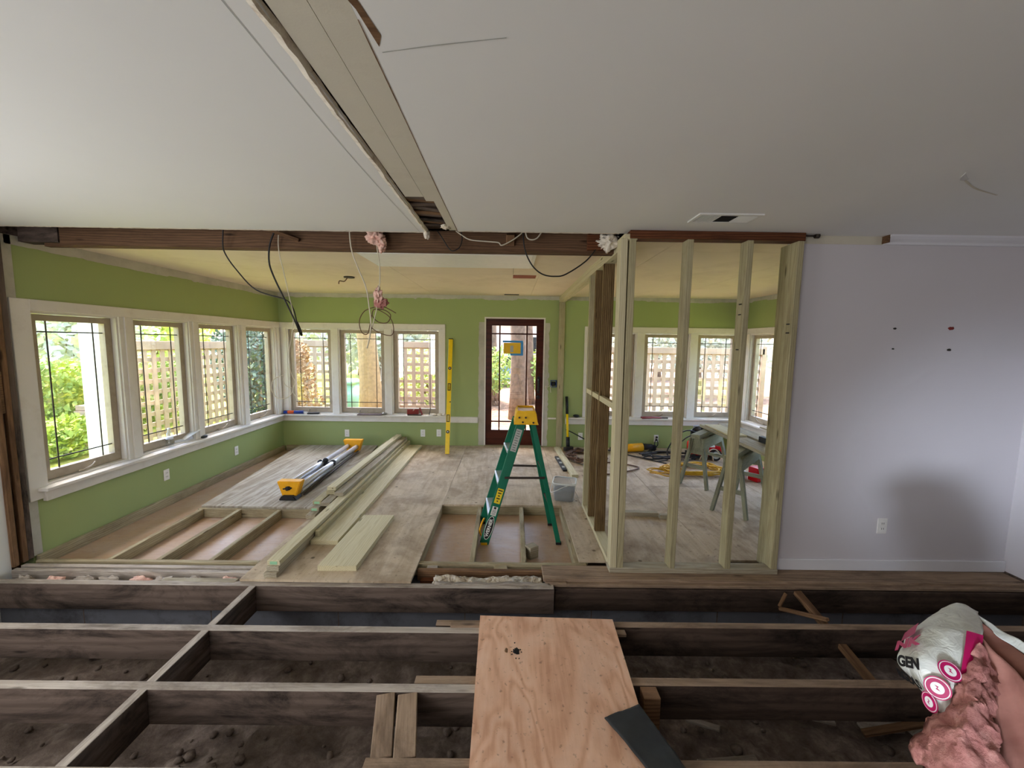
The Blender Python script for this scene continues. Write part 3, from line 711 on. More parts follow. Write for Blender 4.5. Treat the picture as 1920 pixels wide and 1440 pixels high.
for a, b in ((2.62, 2.235), (2.19, 1.835), (1.79, 1.435), (1.39, 1.04)):
    board('cross_beam', (-1.735, a, JZ), (-1.735, b, JZ), .042, .18, 'old_joist', jf)
    board('joist_cap', (-1.735, a, -.0255), (-1.735, b, -.0255), .044, .004, 'dusty_plank', jf, (0, 0, 1), .001)
for x0, x1 in ((-.57, -.49), (-.465, -.425)):
    pass
board('blocking', (-.572, 1.785, -.062), (-.50, 1.48, -.062), .085, .07, 'dusty_tan', jf)
board('blocking', (-.468, 1.785, -.060), (-.405, 1.48, -.060), .09, .07, 'dusty_tan', jf)
board('hanger_block', (.66, 1.80, -.11), (.74, 1.80, -.11), .07, .17, 'old_stud', jf)
board('splice', (-.33, 2.245, -.018), (-.06, 2.25, -.018), .03, .02, 'dusty_tan', jf)
board('splice', (.60, 2.22, -.04), (.70, 2.22, -.04), .04, .02, 'dusty_tan', jf)
# soil
bm = bmesh.new(); NX, NY = 150, 70; gr = []
for i in range(NX + 1):
    col_ = []
    for j in range(NY + 1):
        x = -3.7 + 7.4 * i / NX; y = -.4 + 3.15 * j / NY
        z = -.46 + .07 * noise.fractal(V((x * 1.3, y * 1.3, 0)), .8, 2, 4) + .035 * noise.fractal(V((x * 8, y * 8, 3)), .8, 2, 4)
        col_.append(bm.verts.new((x, y, z)))
    gr.append(col_)
for i in range(NX):
    for j in range(NY): bm.faces.new((gr[i][j], gr[i + 1][j], gr[i + 1][j + 1], gr[i][j + 1]))
struct(obj('ground_soil', bm, 'soil', None, None, True))
fw = struct(box2('foundation_wall', (-3.7, 2.71, -.62), (3.7, 2.86, -.235), 'foundation_grey', None, 0))
struct(box2('foundation_curb', (-3.7, 2.86, -.62), (3.7, 2.95, -.14), 'foundation_grey', None, 0))
for x in (-3.0, -2.1, -1.2, -.3, .6, 1.5, 2.4, 3.3): box2('joint', (x, 2.7085, -.6), (x + .006, 2.711, -.24), 'soil', fw, 0)
# debris on the soil
def on_soil(x, y): return -.46 + .07 * noise.fractal(V((x * 1.3, y * 1.3, 0)), .8, 2, 4) + .02
rnd = random.Random(21)
for (ya, yb), bay in (((1.93, 2.20), 'first'), ((1.52, 1.78), 'second'), ((1.12, 1.38), 'nearest')):
    xs = [1.1 + 1.5 * q / 8 + rnd.uniform(-.05, .05) for q in range(9)]
    for i, x in enumerate(xs):
        y = rnd.uniform(ya, yb); a = rnd.uniform(-1, 1); L = rnd.uniform(.09, .2); z = on_soil(x, y) + .03
        tag(board('wood_scrap', (x - L * math.cos(a), y - L * math.sin(a) * .4, z), (x + L * math.cos(a), y + L * math.sin(a) * .4, z + rnd.uniform(0, .05)), rnd.uniform(.03, .06), .016, 'old_joist' if i % 3 == 1 else 'dusty_plank'), '%s dusty wood scrap from the left in the %s right joist gap' % (ORD[i], bay), 'wood scrap', 'wood scraps on the soil')
bm = bmesh.new()
for i in range(420):
    x = rnd.uniform(-3.5, 3.4); y = rnd.uniform(.9, 2.6); q = rnd.uniform(.006, .03) ** 1.0
    q_ = bmesh.ops.create_icosphere(bm, subdivisions=1, radius=1)['verts']
    for v in q_: v.co = V((x, y, on_soil(x, y) - .01)) + V((v.co.x * q * rnd.uniform(.7, 1.2), v.co.y * q * rnd.uniform(.7, 1.2), v.co.z * q * .7))
tag(obj('earth_crumbs', bm, 'soil', None, None, True), 'loose dark earth crumbs scattered over the crawl space soil', 'soil', None, 'stuff')
tag(board('brace_stick', (1.985, 2.61, -.02), (2.04, 1.935, -.235), .05, .03, 'old_stud'), 'diagonal weathered brace leaning between the right joists', 'brace')
tag(board('brace_stick', (1.87, 2.60, -.135), (1.965, 2.315, -.010), .03, .02, 'old_stud'), 'short thin stick propped against the far right joist', 'stick')
tag(board('brace_stick', (1.875, 2.615, -.13), (1.92, 2.625, -.04), .018, .018, 'old_stud'), 'tiny upright stick nailed to the far beam beside the diagonal brace', 'stick')
tag(board('brace_stick', (1.93, 1.98, -.42), (2.40, 1.90, -.23), .04, .02, 'old_stud'), 'long thin lath lying on the soil up to the second right joist', 'stick')
bl = tag(lump('brick_piece', (-.27, 1.62, on_soil(-.27, 1.62) + .03), (.05, .15, .06), 'foundation_grey', None, 3, .2, 3, 1.2, -.4), 'grey chunk of masonry on the soil left of the red plywood', 'rubble')
cl = thing('pipe_clamp', 'small black clamp standing on the soil beside the blocking', 'clamp', (-.78, 1.55, -.42))
box2('body', (-.80, 1.53, -.43), (-.76, 1.58, -.32), 'black_rubber', cl); cyl('handle', (-.755, 1.55, -.40), (-.745, 1.55, -.25), .012, 'black_rubber', cl); cyl('jaw', (-.83, 1.55, -.33), (-.76, 1.55, -.33), .012, 'black_rubber', cl)

# red plywood walkway and black shingle
pw = sheet('plywood_plank', [(-.161, 2.315), (.64, 2.292), (.606, 1.50), (.58, .9), (-.125, .9)], 'ply_red', None, .019, -.004)
tag(pw, 'reddish plywood walkway laid over the joists in the foreground', 'plywood')
dc = thing('dirt_spot', 'black splash of dried dirt on the red plywood', 'dirt', (.06, 2.05, -.004))
rnd = random.Random(5)
lump('clump', (.055, 2.03, -.003), (.016, .022, .004), 'dirt_black', dc, 1, .6)
for i in range(10): lump('speck', (.055 + rnd.gauss(0, .02), 2.035 + rnd.gauss(0, .025), -.003), (.004, .005, .002), 'dirt_black', dc, i, .4, 1)
lump('chip', (.0, 2.035, -.003), (.008, .017, .003), 'old_stud', dc, 4, .4, 2)
shr = [[(.437 + (.092 * i / 3), 1.627 - .17 * i / 3 , .014 + .003 * math.sin(i)), (.525 + .085 * i / 3, 1.66 - .175 * i / 3, .016 + .006 * math.sin(i * 2)), (.612 + .08 * i / 3, 1.694 - .24 * i / 3, .014)] for i in range(6)]
tag(patch('roof_shingle', shr, 'shingle_black', None, 5, .003, 20, .006, (0, 0, -1)), 'black asphalt shingle piece lying on the red plywood corner', 'shingle')

# ------------------------------------------------------------------ lilac wall details
struct(box2('baseboard_front', (1.975, YF - .016, .002), (3.70, YF, .088), 'trim_white_clean', None, .004))
bm = bmesh.new(); prof = [(0, 2.355), (-.018, 2.356), (-.022, 2.372), (-.045, 2.385), (-.062, 2.398), (-.07, ZM), (0, ZM)]
for x in (2.55, 3.70):
    for d, z in prof: bm.verts.new((x + (d * .9 if x < 3 else 0) * -1 * 0, YF + d, z))
bm.verts.ensure_lookup_table(); n = len(prof)
for i in range(n): bm.faces.new((bm.verts[i], bm.verts[(i + 1) % n], bm.verts[n + (i + 1) % n], bm.verts[n + i]))
bm.faces.new([bm.verts[i] for i in range(n)]); NT_[0] += 1; struct(obj('trim_%d' % NT_[0], bm, 'trim_white_clean'))
NT_[0] += 1; struct(box2('trim_%d' % NT_[0], (1.98, YF - .002, 2.355), (2.55, YF, ZM), 'plaster', None, 0))
NT_[0] += 1; struct(box2('trim_%d' % NT_[0], (2.543, YF - .055, 2.36), (2.551, YF - .001, ZM - .001), 'old_stud', None, 0))
NT_[0] += 1; struct(box2('trim_%d' % NT_[0], (1.968, YF - .003, .0), (1.99, YF - .001, ZM), 'torn_paper', None, 0))
for i, (x, z, s) in enumerate(((2.70, 1.787, .010), (3.097, 1.793, .018), (2.70, 1.645, .007), (3.10, 1.643, .012))):
    tag(lump('wall_hole', (x, YF - .0005, z), (s * 1.3, .003, s * .7), 'slot_dark' if i != 1 else 'red_pliers', None, i, .4, 2), ('small screw hole in the lilac wall, upper left of four', 'reddish gouge in the lilac wall, upper right of four holes', 'tiny nail hole in the lilac wall, lower left of four', 'dark scuffed hole in the lilac wall, lower right of four')[i], 'wall hole')
bl = thing('steel_bolt', 'short dark bolt sticking out above the top plate beside the crown strip', 'bolt', (2.03, YF - .03, 2.40))
cyl('shank', (1.97, YF - .03, 2.40), (2.07, YF - .03, 2.40), .006, 'dark_steel', bl); cyl('head', (2.06, YF - .03, 2.40), (2.085, YF - .03, 2.40), .016, 'dark_steel', bl)

# ------------------------------------------------------------------ outlets
def outlet(P, u, z, label, kind='outlet', plug=False):
    o = thing('outlet', label, 'outlet', P(u, 0, z)); s = 1
    box2('cover_plate', P(u - .036, .0, z - .058), P(u + .036, -.007, z + .058), 'socket_white', o, .003)
    for dz in (-.02, .02):
        sk = box2('socket', P(u - .017, -.005, z + dz - .015), P(u + .017, -.0095, z + dz + .015), 'socket_white', o, .002)
        for du in (-.007, .007): box2('slot', P(u + du - .0015, -.008, z + dz - .005), P(u + du + .0015, -.0101, z + dz + .008), 'slot_dark', sk, 0)
    return o
outlet(PL, 4.18, .214, 'white outlet on the left green wall under the second window')
outlet(PL, 5.276, .18, 'white outlet on the left green wall, farther one toward the corner')
outlet(PB, -2.596, .178, 'white outlet on the back wall under the window near the left corner')
outlet(PB, -1.382, .194, 'white outlet on the back wall just right of the lumber pile')
outlet(PB, -1.126, .20, 'white outlet on the back wall beside the tall yellow level')
outlet(PB, 1.146, .175, 'white outlet on the back wall beside the yellow handled tool')
outlet(PB, 2.368, .156, 'white outlet with black plug on the back wall behind the studs')
PF = lambda u, d, z: V((u, YF + d, z))
outlet(PF, 2.757, .345, 'white outlet low on the lilac wall at right')
eb = thing('switch_box', 'blue electrical switch box with loose wires right of the door', 'switch box', PB(.69, 0, 1.02))
ring('box', .645, .735, .965, 1.075, .006, .006, .006, .006, -.04, .02, PB, 'blue_plastic', eb); box2('wire_bundle', PB(.655, .0, .985), PB(.725, -.03, 1.05), 'black_rubber', eb, .012)
tube('wire', [PB(.65, -.03, 1.0), PB(.60, -.05, .97), PB(.56, -.04, .98), PB(.60, -.06, .90)], .004, 'cable_white', eb)
tube('wire', [PB(.66, -.03, .99), PB(.64, -.05, .95), PB(.65, -.05, .88)], .004, 'cable_white', eb)

# ------------------------------------------------------------------ stud partition
sp = thing('stud_partition', 'new pine stud partition framing right of the ladder', 'partition', (.8, 2.85, 0))
def stud(x0, x1, y0, y1, z0, z1, m_='pine_green', nm='stud', dx=0):
    return board(nm, ((x0 + x1) / 2, (y0 + y1) / 2, z0), ((x0 + x1) / 2 + dx, (y0 + y1) / 2, z1), y1 - y0, x1 - x0, m_, sp, (1, 0, 0))
stud(.742, .790, 2.785, 2.872, .038, 2.355, 'pine_new', dx=-.012); stud(.793, .838, 2.785, 2.872, .038, 2.355, 'pine_green', dx=-.004)
stud(.795, .836, 2.88, 2.965, .038, 2.30, 'pine_brown')
stud(1.925, 1.973, 2.876, 2.975, .0, 2.355, 'pine_green')
for x in (1.172, 1.575, 1.915): stud(x, x + .042, 2.785, 2.874, .038, 2.355, 'pine_green', dx=.005)
stud(.752, .84, 3.36, 3.40, .038, 2.30, 'pine_brown'); stud(.752, .84, 3.66, 3.70, .038, 2.30, 'pine_brown'); stud(.752, .84, 3.93, 3.97, .038, 2.30, 'pine_green')
stud(.752, .845, 6.355, 6.395, 0, 2.30, 'pine_green')
for x, zs_ in ((1.575, (1.93, 1.86, 1.62)), (1.915, (1.80, 1.74))):
    for q_ in zs_: box2('pencil_mark', (x + .0, 2.80, q_), (x - .0006, 2.835, q_ + .008), 'label_black', sp, 0)
board('bottom_plate', (.74, 2.83, .019), (1.965, 2.83, .019), .089, .038, 'pine_grey', sp)
board('bottom_plate', (.797, 2.88, .019), (.797, 4.0, .019), .089, .038, 'pine_new', sp)
board('top_plate', (.79, 2.83, 2.382), (1.968, 2.83, 2.382), .09, .054, 'old_red', sp)
board('top_plate', (.797, 2.79, 2.365), (.797, 6.395, 2.355), .089, .042, 'pine_new', sp); board('top_plate', (.797, 2.875, 2.322), (.797, 6.395, 2.312), .089, .042, 'pine_new', sp)
board('blocking', (.77, 2.88, 1.20), (.77, 3.36, 1.20), .038, .045, 'pine_new', sp); board('blocking', (.77, 3.40, 1.20), (.77, 3.66, 1.20), .038, .045, 'pine_new', sp); board('blocking', (.77, 3.70, 1.20), (.77, 3.93, 1.20), .038, .045, 'pine_new', sp)
tag(board('loose_board', (.755, 6.25, .019), (.825, 4.88, .019), .085, .038, 'pine_new'), 'short pine board on the floor between back stud and bucket', 'board')
tag(board('loose_board', (1.10, 3.80, .019), (1.45, 3.785, .019), .06, .038, 'pine_grey'), 'short offcut board on the floor behind the front studs', 'board')
tag(board('loose_board', (1.45, 3.735, .019), (1.53, 3.73, .019), .05, .038, 'pine_grey'), 'tiny wood block at the end of the short offcut board', 'board')

# ------------------------------------------------------------------ lumber pile
def lum(x0, x1, y0, y1, z, label, m_='pine_green', t=.038, dx=0, stamp=None):
    w = x1 - x0; xc = (x0 + x1) / 2
    o = board('lumber_board', (xc, y0, z + t / 2), (xc + dx, y1, z + t / 2), w, t, m_); tag(o, label, 'board', 'boards in the lumber pile')
    if stamp:
        box2('end_tag', (xc - .025, y0 - .0015, z + .008), (xc + .025, y0 + .001, z + .03), stamp, o, 0)
    return o
lum(-1.690, -1.600, 2.675, 6.28, 0, 'bottom board of the long stack on the left of the pile', 'pine_grey', dx=-.02)
lum(-1.680, -1.592, 2.69, 6.29, .0385, 'middle board of the long stack, mostly hidden', 'pine_grey', dx=-.02)
lum(-1.678, -1.588, 2.70, 6.30, .077, 'top board of the long three-board stack reaching nearest the camera', 'pine_new', dx=-.02, stamp='label_green')
lum(-1.585, -1.548, 3.2, 6.32, 0, 'brown board on edge against the long stack', 'pine_green', .089, dx=-.02)
lum(-1.875, -1.785, 3.62, 6.0, 0, 'bottom board of the stack of three beside the tripod', 'pine_grey', dx=-.03)
lum(-1.875, -1.788, 3.70, 6.1, .0385, 'middle board with a green end tag beside the tripod', 'pine_grey', dx=-.03, stamp='label_green')
lum(-1.880, -1.795, 3.77, 6.2, .077, 'upper board with a green end tag beside the tripod', 'pine_green', dx=-.03, stamp='label_green')
lum(-1.783, -1.695, 3.73, 6.1, .077, 'grey board lying between the two tall stacks', 'pine_grey', dx=-.02)
lum(-1.818, -1.735, 3.93, 6.28, .116, 'lower of the two boards crowning the pile', 'pine_green', dx=.02)
lum(-1.815, -1.727, 3.94, 6.30, .1545, 'topmost board of the whole lumber pile', 'pine_new', dx=.03)
lum(-1.722, -1.632, 3.89, 6.30, .116, 'board right beside the topmost one with dark end', 'pine_grey', dx=.02)
lum(-1.596, -1.372, 3.14, 6.25, .001, 'wide pale yellow plank right of the stacks', 'pine_new', .038, dx=.004)
o = sheet('lumber_board', [(-1.362, 2.767), (-1.085, 2.772), (-1.062, 3.642), (-1.340, 3.635)], 'pine_new', None, .038, .039); tag(o, 'short wide plank lying askew in front of the pile', 'board', 'boards in the lumber pile')
for i, (x, y) in enumerate(((-1.555, 3.83), (-1.52, 3.75))): pass

# ------------------------------------------------------------------ tripod
tp = thing('tripod', 'folded aluminium survey tripod with orange-yellow ends lying on the floor', 'tripod', (-2.29, 5.0, 0))
def ytrap(name, x, y, w0, w1, z0, z1, d, mat, par):
    bm = bmesh.new(); vs = []
    for yy in (y - d / 2, y + d / 2):
        for xx, zz in ((x - w0, z0), (x + w0, z0), (x + w1, z1), (x - w1, z1)): vs.append(bm.verts.new((xx, yy, zz)))
    for f in ((0, 1, 2, 3), (7, 6, 5, 4), (0, 4, 5, 1), (1, 5, 6, 2), (2, 6, 7, 3), (3, 7, 4, 0)): bm.faces.new([vs[i] for i in f])
    bmesh.ops.bevel(bm, geom=bm.edges[:], offset=.008, segments=2, affect='EDGES')
    return obj(name, bm, mat, par)
for dx, z in ((-.062, .115), (.062, .105)):
    cyl('leg_tube', (-2.275 + dx, 4.16, z), (-2.30 + dx, 5.84, z), .030, 'aluminium', tp); cyl('inner_tube', (-2.275 + dx, 4.20, z - .055), (-2.30 + dx, 5.0, z - .055), .022, 'aluminium', tp)
cyl('leg_tube', (-2.275, 4.2, .045), (-2.30, 5.84, .045), .03, 'aluminium', tp); cyl('rail', (-2.17, 4.18, .02), (-2.20, 5.8, .05), .012, 'dark_steel', tp)
ft = ytrap('foot', -2.275, 4.13, .07, .125, .03, .19, .10, 'tool_yellow', tp); ytrap('shoe', -2.275, 4.11, .095, .06, 0, .05, .13, 'black_rubber', tp); cyl('knob', (-2.29, 4.06, .12), (-2.27, 4.09, .12), .022, 'black_rubber', tp)
board('bolt', (-2.33, 4.07, .115), (-2.24, 4.07, .125), .014, .014, 'black_rubber', tp)
ytrap('head', -2.30, 5.90, .08, .14, .02, .20, .10, 'tool_yellow', tp)
for dx, dz in ((-.08, .13), (-.02, .15), (.06, .12)): lump('clamp_knob', (-2.285 + dx, 5.0 + dx * .3, dz), (.035, .03, .03), 'black_rubber', tp, dx * 50, .2, 2)
box2('clamp_bar', (-2.38, 4.97, .08), (-2.19, 5.02, .125), 'black_rubber', tp, .006)

# ------------------------------------------------------------------ step ladder
ld = thing('step_ladder', 'green fibreglass stepladder with yellow top cap standing in the floor bay', 'ladder', (.1, 3.58, ZO))
TZ = .965
def channel(name, p0, p1, w, t, mat, par, up): return board(name, p0, p1, w, t, mat, par, up, .004)
nF = (-.205, 3.385, ZO + .012); nT = (.105, 3.43, TZ); fF = (-.243, 3.80, ZO + .012); fT = (.072, 3.72, TZ)
rx = V((1, 0, 0))
for a, b in ((nF, nT), (fF, fT)):
    channel('front_rail', a, b, .022, .080, 'green_fiberglass', ld, (1, 0, .3)); m = V(a)
    box('foot', m + V((0, 0, .0)), (.056, .03, .022), 'ladder_yellow' if a is nF else 'black_rubber', ld)
rF = (.447, 3.405, ZO + .012); rT = (.205, 3.435, TZ); sF = (.41, 3.78, ZO + .012); sT = (.19, 3.71, TZ)
for a, b in ((rF, rT), (sF, sT)):
    channel('rear_rail', a, b, .022, .042, 'green_fiberglass', ld, (1, 0, .3)); box('foot', V(a), (.048, .028, .022), 'black_rubber', ld)
for t in (.24, .50, .76):
    a = V(nF).lerp(V(nT), t); b = V(fF).lerp(V(fT), t); a.x -= .005; b.x -= .005
    st = board('step', a + V((0, .012, 0)), b - V((0, .012, 0)), .085, .022, 'aluminium', ld, (0, 0, 1)); br = a.lerp(b, .06)
    board('step_brace', a + V((-.03, .02, -.01)), a + V((.0, .02, -.09)), .02, .006, 'aluminium', st, (0, 1, 0), .001)
for t in (.30, .60):
    a = V(rF).lerp(V(rT), t); b = V(sF).lerp(V(sT), t); board('rear_brace', a, b, .02, .012, 'dark_steel', ld, (0, 0, 1))
def spread(y, t0, t1):
    a = V((nF if y < 3.6 else fF)).lerp(V(nT if y < 3.6 else fT), t0); b = V(rF if y < 3.6 else sF).lerp(V(rT if y < 3.6 else sT), t1); off = V((0, -.02 if y < 3.6 else .0, 0))
    board('spreader_bar', a + off, b + off, .006, .020, 'dark_steel', ld, (0, 0, 1), .001)
spread(3.4, .555, .555); spread(3.75, .555, .555)
# yellow top cap
bm = bmesh.new(); vs = []
for z, gx, gy in ((TZ - .005, .0, .0), (TZ + .085, -.012, -.012), (TZ + .115, -.03, -.02)):
    for x, y in ((.045 - gx, 3.395 - gy), (.245 + gx, 3.395 - gy), (.245 + gx, 3.735 + gy), (.045 - gx, 3.735 + gy)): vs.append(bm.verts.new((x, y, z)))
for L in (0, 4):
    for i in range(4): bm.faces.new((vs[L + i], vs[L + (i + 1) % 4], vs[L + 4 + (i + 1) % 4], vs[L + 4 + i]))
bm.faces.new(vs[0:4]); q = bm.faces.new(vs[8:12]); r_ = bmesh.ops.inset_region(bm, faces=[q], thickness=.022); bmesh.ops.translate(bm, verts=q.verts[:], vec=(0, 0, -.018))
bmesh.ops.bevel(bm, geom=[e for e in bm.edges], offset=.005, segments=2, affect='EDGES')
tc = obj('top_cap', bm, 'ladder_yellow', ld)
for x, z in ((.085, TZ + .055), (.14, TZ + .055), (.115, TZ + .015), (.205, TZ + .012)): cyl('bolt', (x, 3.388, z), (x, 3.40, z), .008, 'dark_steel', tc, None, 8)
# stickers on the near rail face (it faces the room, -y)
def rail_plane(t, off=0.0):
    a, b = V(nF), V(nT); x = (b - a).normalized(); p = a.lerp(b, t)
    n_ = V((0, -1, 0)); n_ = (n_ - x * n_.dot(x)).normalized(); y = n_.cross(x)
    Mx = Matrix((x, y, n_)).transposed().to_4x4(); Mx.translation = p + n_ * (.0115 + off); return Mx
def sticker(nm, t, L, w, mat, par=None):
    bm = bmesh.new(); add_box(bm, (0, 0, 0), (L, w, .001)); return obj(nm, bm, mat, par or ld, rail_plane(t))
s1 = sticker('label', .86, .20, .050, 'label_grey')
for i in range(9):
    bm = bmesh.new(); add_box(bm, (-.085 + i * .021, (i % 3 - 1) * .003, .001), (.004, .034 - (i % 2) * .010, .0006)); obj('print_line', bm, 'slot_dark', s1, rail_plane(.86))
s2 = sticker('label', .40, .135, .052, 'label_yellow')
for i, w_ in enumerate((.04, .03, .018, .03, .012)):
    bm = bmesh.new(); add_box(bm, (.05 - i * .024, 0, .001), (.010, w_, .0006)); obj('print_line', bm, 'slot_dark', s2, rail_plane(.40))
s3 = sticker('label', .275, .082, .048, 'label_white')
for i in range(4):
    bm = bmesh.new(); add_box(bm, (-.03 + i * .012, 0, .001), (.004, .034, .0006)); obj('print_line', bm, 'slot_dark', s3, rail_plane(.275))
bm = bmesh.new(); add_box(bm, (.028, 0, .001), (.02, .02, .0006)); obj('print_line', bm, 'slot_dark', s3, rail_plane(.275))
def ellipse(nm, a, b, off, mat, par, t):
    bm = bmesh.new(); vs = [bm.verts.new((a * math.copysign(abs(math.cos(q_)) ** 1.0, math.cos(q_)), b * math.sin(q_), 0)) for q_ in [2 * math.pi * i / 40 for i in range(40)]]; bm.faces.new(vs)
    return obj(nm, bm, mat, par, rail_plane(t, off))
e1 = ellipse('logo_badge', .108, .034, .0006, 'label_white', ld, .135); ellipse('badge_field', .102, .030, .0012, 'label_black', e1, .135)
text('lettering', 'WERNER', .040, 'label_white', e1, rail_plane(.135, .002), .0004, .0012)
tube('strap', [(-.215, 3.55, .06), (-.24, 3.5, .02), (-.25, 3.48, -.04), (-.22, 3.47, -.08)], .008, 'tool_yellow', ld)
tag(box('wood_block', (.20, 3.19, ZO + .05), (.085, .075, .10), 'pine_grey', None, Matrix.Rotation(R(35), 3, 'Z')), 'small upright wood block in the floor bay by the ladder', 'block')
tag(lump('rubble', (.155, 3.03, ZO + .012), (.03, .025, .02), 'dusty_plank', None, 3, .4, 2), 'small pale crumb of rubble in the floor bay before the wood block', 'rubble')

# ------------------------------------------------------------------ bucket
bk = thing('bucket', 'translucent plastic pail with dark contents right of the ladder', 'bucket', (.575, 4.17, 0))
def rrect(w, z, r=.04, n=5):
    pts = []
    for cx, cy, a0 in ((w - r, w - r, 0), (-w + r, w - r, 90), (-w + r, -w + r, 180), (w - r, -w + r, 270)):
        for i in range(n): a = R(a0 + 90 * i / (n - 1)); pts.append(V((cx + r * math.cos(a), cy + r * math.sin(a), z)))
    return pts
def loft(nm, secs, mat, par, Mw, cap0=True, cap1=False):
    bm = bmesh.new(); L = [[bm.verts.new(p) for p in s_] for s_ in secs]
    for A, B in zip(L, L[1:]):
        for i in range(len(A)): bm.faces.new((A[i], A[(i + 1) % len(A)], B[(i + 1) % len(B)], B[i]))
    if cap0: bm.faces.new(L[0][::-1])
    if cap1: bm.faces.new(L[-1])
    return obj(nm, bm, mat, par, Mw, True)
BM = Matrix.Translation((.60, 4.20, .0)) @ Matrix.Rotation(R(-12), 4, 'Z')
loft('pail_body', [rrect(.10, .002), rrect(.108, .06), rrect(.118, .19), rrect(.122, .195), rrect(.116, .197), rrect(.106, .06), rrect(.097, .006)], 'pail_plastic', bk, BM)
loft('contents', [rrect(.094, .008), rrect(.102, .055), rrect(.106, .10)], 'pail_fill', bk, BM, True, True)
loft('rim', [rrect(.118, .186), rrect(.126, .187), rrect(.126, .20), rrect(.116, .20)], 'label_white', bk, BM, False)
tube('handle', [BM @ V((-.124, -.02, .175)), BM @ V((-.14, -.10, .10)), BM @ V((-.08, -.15, .13)), BM @ V((.0, -.135, .17)), BM @ V((.122, -.04, .185))], .004, 'label_white', bk)

# ------------------------------------------------------------------ levels and hand tools
lv = thing('spirit_level', 'tall yellow spirit level leaning against the green back wall', 'level', (-.915, 5.87, 0))
a, b = V((-.912, 5.87, .004)), V((-.925, 6.345, 1.70)); ax = (b - a).normalized()
nn = V((0, -1, 0)); nn = (nn - ax * nn.dot(ax)).normalized()
bm = bmesh.new(); Mx, L = frame_between(a, b, nn); add_box(bm, (0, 0, 0), (L, .062, .026), None, .003); body = obj('body', bm, 'level_yellow', lv, Mx)
def lvm(t): m_ = Mx.copy(); m_.translation = a.lerp(b, t) + nn * .013; return m_
for t in (.30, .57):
    q = ring('vial_frame', -.055, .055, -.022, .022, .010, .010, .008, .008, -.001, .004, lambda u, d, z: V((u, z, d)), 'black_rubber', lv, lvm(t))
    bm = bmesh.new(); add_box(bm, (0, 0, .0005), (.092, .030, .002)); obj('vial', bm, 'clear_plastic', q, lvm(t))
for t in (.185, .735):
    m_ = lvm(t); cyl('vial_ring', m_ @ V((0, 0, -.002)), m_ @ V((0, 0, .004)), .024, 'black_rubber', lv); cyl('vial', m_ @ V((0, 0, .0)), m_ @ V((0, 0, .0052)), .012, 'label_grey', lv)
m_ = lvm(.44); cyl('hang_hole', m_ @ V((.0, -.022, -.002)), m_ @ V((.0, -.022, .001)), .010, 'slot_dark', lv)
bm = bmesh.new(); add_box(bm, (L / 2, 0, 0), (.012, .064, .028)); obj('end_cap', bm, 'black_rubber', lv, Mx)
t2 = thing('torpedo_level', 'short black level lying on the floor beside the pine board', 'level', (.72, 5.4, 0))
board('body', (.695, 5.76, .012), (.735, 5.12, .012), .055, .024, 'black_rubber', t2)
for i in (.2, .5, .8): p = V((.695, 5.76, .0245)).lerp(V((.735, 5.12, .0245)), i); box('vial', p, (.035, .07, .002), 'label_grey', t2, None, 0)
sl = thing('pry_hammer', 'long tool with yellow shaft and black grip leaning on the back wall', 'hand tool', (.915, 6.1, 0))
a, b = V((.92, 6.17, .03)), V((.905, 6.37, .82)); cyl('shaft', a.lerp(b, .15), a.lerp(b, .68), .018, 'level_yellow', sl); cyl('grip', a.lerp(b, .66), b, .023, 'black_rubber', sl); cyl('collar', a, a.lerp(b, .22), .03, 'black_rubber', sl)
box('head', (.925, 6.15, .035), (.16, .06, .06), 'dark_steel', sl, Matrix.Rotation(R(30), 3, 'Z'), .008)
# reciprocating saw by the plug
rs = thing('power_saw', 'yellow and black power saw on the floor below the plugged outlet', 'power tool', (2.0, 6.1, 0))
cyl('motor_body', (1.72, 6.08, .07), (2.06, 6.14, .075), .058, 'tool_yellow', rs, .066); cyl('grip', (2.06, 6.14, .08), (2.22, 6.17, .075), .052, 'black_rubber', rs, .045); cyl('nose', (1.55, 6.05, .06), (1.72, 6.08, .07), .03, 'black_rubber', rs, .05)
box('rear_handle', (2.24, 6.17, .06), (.10, .05, .09), 'black_rubber', rs, None, .015)
tag(tube('extension_cord', [PB(2.368, -.03, .15), PB(2.38, -.06, .08), PB(2.33, -.10, .03), (2.20, 6.2, .012), (2.05, 5.95, .01), (2.3, 5.85, .01), (2.5, 5.95, .01), (2.62, 6.05, .01)], .007, 'cable_black'), 'black power cord running from the plugged outlet to the floor', 'cord')
tag(tube('extension_cord', [PB(2.36, -.03, .175), PB(2.33, -.06, .10), PB(2.30, -.12, .04), (2.26, 6.2, .03)], .006, 'cable_black'), 'short black cord hanging from the plug to the saw', 'cord')
pl = thing('plug', 'black plug in the outlet behind the studs', 'plug', PB(2.368, 0, .16)); box2('body', PB(2.353, -.01, .165), PB(2.385, -.04, .195), 'black_rubber', pl, .006); box2('cap', PB(2.353, -.01, .122), PB(2.383, -.035, .152), 'black_rubber', pl, .006)

